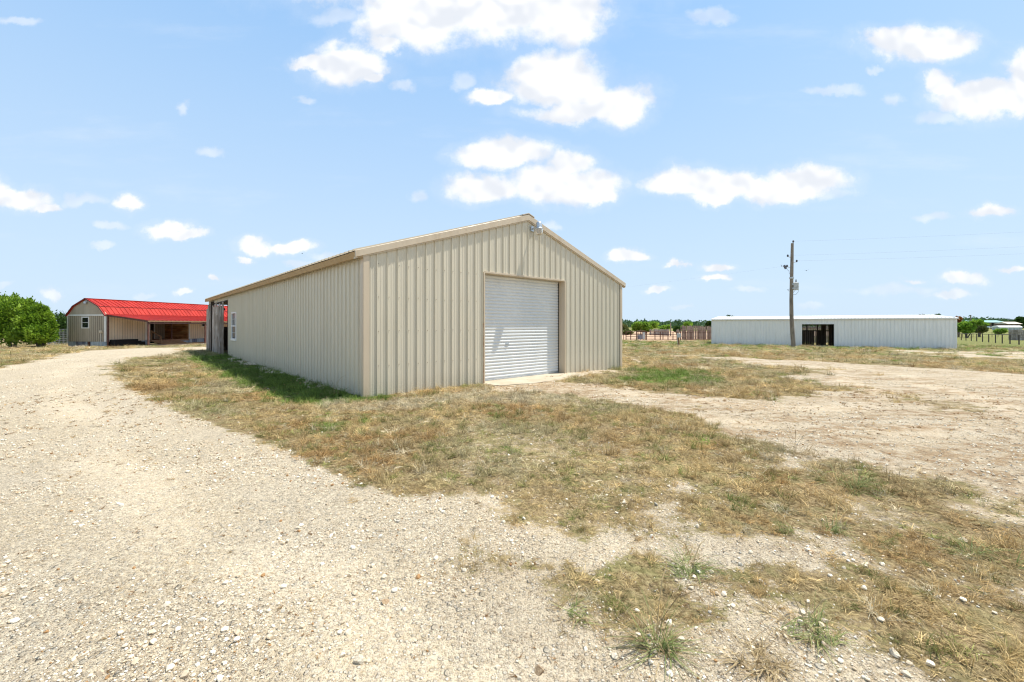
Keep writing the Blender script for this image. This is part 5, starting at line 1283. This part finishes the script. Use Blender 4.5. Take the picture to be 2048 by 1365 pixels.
clump(1515, 1325, 110, .07, .14, (.95, .35), m_clump_s, 'straw coloured clump right of the spiky clump at the bottom', 55, 0)
clump(1575, 1065, 60, .04, .13, (.4, .3), m_clump_g, 'small upright green tuft, left of two in the stony ground', 56, 0)
clump(1660, 1062, 70, .05, .14, (.4, .3), m_clump_g, 'small upright green tuft, right of two in the stony ground', 57, 0)
clump(1990, 1120, 150, .12, .17, (.9, .35), m_clump_g, 'green clump at the right edge of the photo', 58, 2)
clump(1150, 1228, 60, .07, .12, (1.15, .3), m_clump_g, 'thin sprawling weed on the gravel at bottom centre', 59, 0)
clump(1590, 905, 120, .18, .18, (.7, .35), m_clump_s, 'brown weedy clump at the tip of the grass tongue', 60, 3)
clump(668, 790, 60, .07, .30, (.3, .2), m_clump_g, 'dark weed growing against the shaded long wall near the barn corner', 61, 3)
def make_litter():
    rng = np.random.default_rng(91); P = []
    for i in range(4):
        V, F, bt = blades(5, .02, .05, .5, (1.4, .2), .006, rng, .5, 2); P.append(npmesh('litter_%d' % i, V, F, m_blade, None, {'bunch': bt}))
    col = protocol('litter', P); n = 8200; r = np.sqrt(rng.uniform(1.4 ** 2, 13 ** 2, n)); t = rng.uniform(-1.08, 1.08, n); x = r * np.sin(t); y = r * np.cos(t)
    veg, g, d, ar, lr, yd = masks(x, y); cl = fbm(x, y, .5, 3, 88)
    q = np.stack([x, y], 1) - np.array(BARN_X0[:2]); k = (rng.uniform(0, 1, n) < np.clip((cl - .38) * 3.5, .05, 1)) & ~((q @ np.array(_s[:2]) > -.05) & (q @ np.array(_u[:2]) > -.05) & (q @ np.array(_u[:2]) < BW + .1))
    x, y = x[k], y[k]; n = len(x); tint = np.where(rng.uniform(0, 1, n)[:, None] < .55, np.array([.26, .15, .06]), np.array([.46, .33, .16])) * rng.uniform(.7, 1.1, (n, 1))
    s = rng.uniform(.35, 1.1, n) * np.clip(np.hypot(x, y) / 6, .7, 1.6)
    scatter('plant_litter', col, np.stack([x, y, terrain(x, y) + .002], 1), np.stack([np.zeros(n), np.zeros(n), rng.uniform(0, 6.28, n)], 1), np.stack([s, s, s], 1), rng.integers(0, 4, n), tint, 'brown bits of dry stem and leaf lying on the gravel', 'plant litter')
make_litter()
def bigrock(u, v, s, c, label, seed):
    rng = np.random.default_rng(seed); bm = rock(rng, 3, .62); p = ground_at(u, v); me = bpy.data.meshes.new('rock'); bm.to_mesh(me); bm.free()
    me.materials.append(c); o = bpy.data.objects.new('rock', me); C.objects.link(o); o.location = p + Vector((0, 0, s * .25)); o.scale = (s, s, s); o.rotation_euler = (rng.uniform(-.2, .2), rng.uniform(-.2, .2), rng.uniform(0, 6))
    tag(o, label, 'rock', 'larger rocks on the drive')
m_rockw = mat('white_rock', varied((.46, .39, .28), (.66, .60, .49), 3, bump=.5, bscale=12), rough=.9)
m_rockb = mat('brown_rock', varied((.30, .20, .11), (.50, .38, .25), 3, bump=.5, bscale=12), rough=.9)
bigrock(510, 1283, .032, m_rockw, 'pale rock, largest on the gravel at lower left', 71)
bigrock(770, 1205, .026, m_rockb, 'brown faced rock on the gravel near bottom centre', 72)
bigrock(1080, 1345, .030, m_rockb, 'rough brown rock at the bottom edge of the photo', 73)
bigrock(718, 1325, .026, m_rockw, 'white rock on the gravel left of the brown rock at the bottom edge', 74)
bigrock(1925, 1082, .03, m_rockw, 'flat white rock left of the green clump at the right edge', 75)
bigrock(1790, 1310, .026, m_rockw, 'flat white rock in the stones at lower right corner', 76)
bigrock(1650, 1245, .024, m_rockw, 'rounded white rock beside the flattened green clump', 77)
print('objects', len(bpy.data.objects))
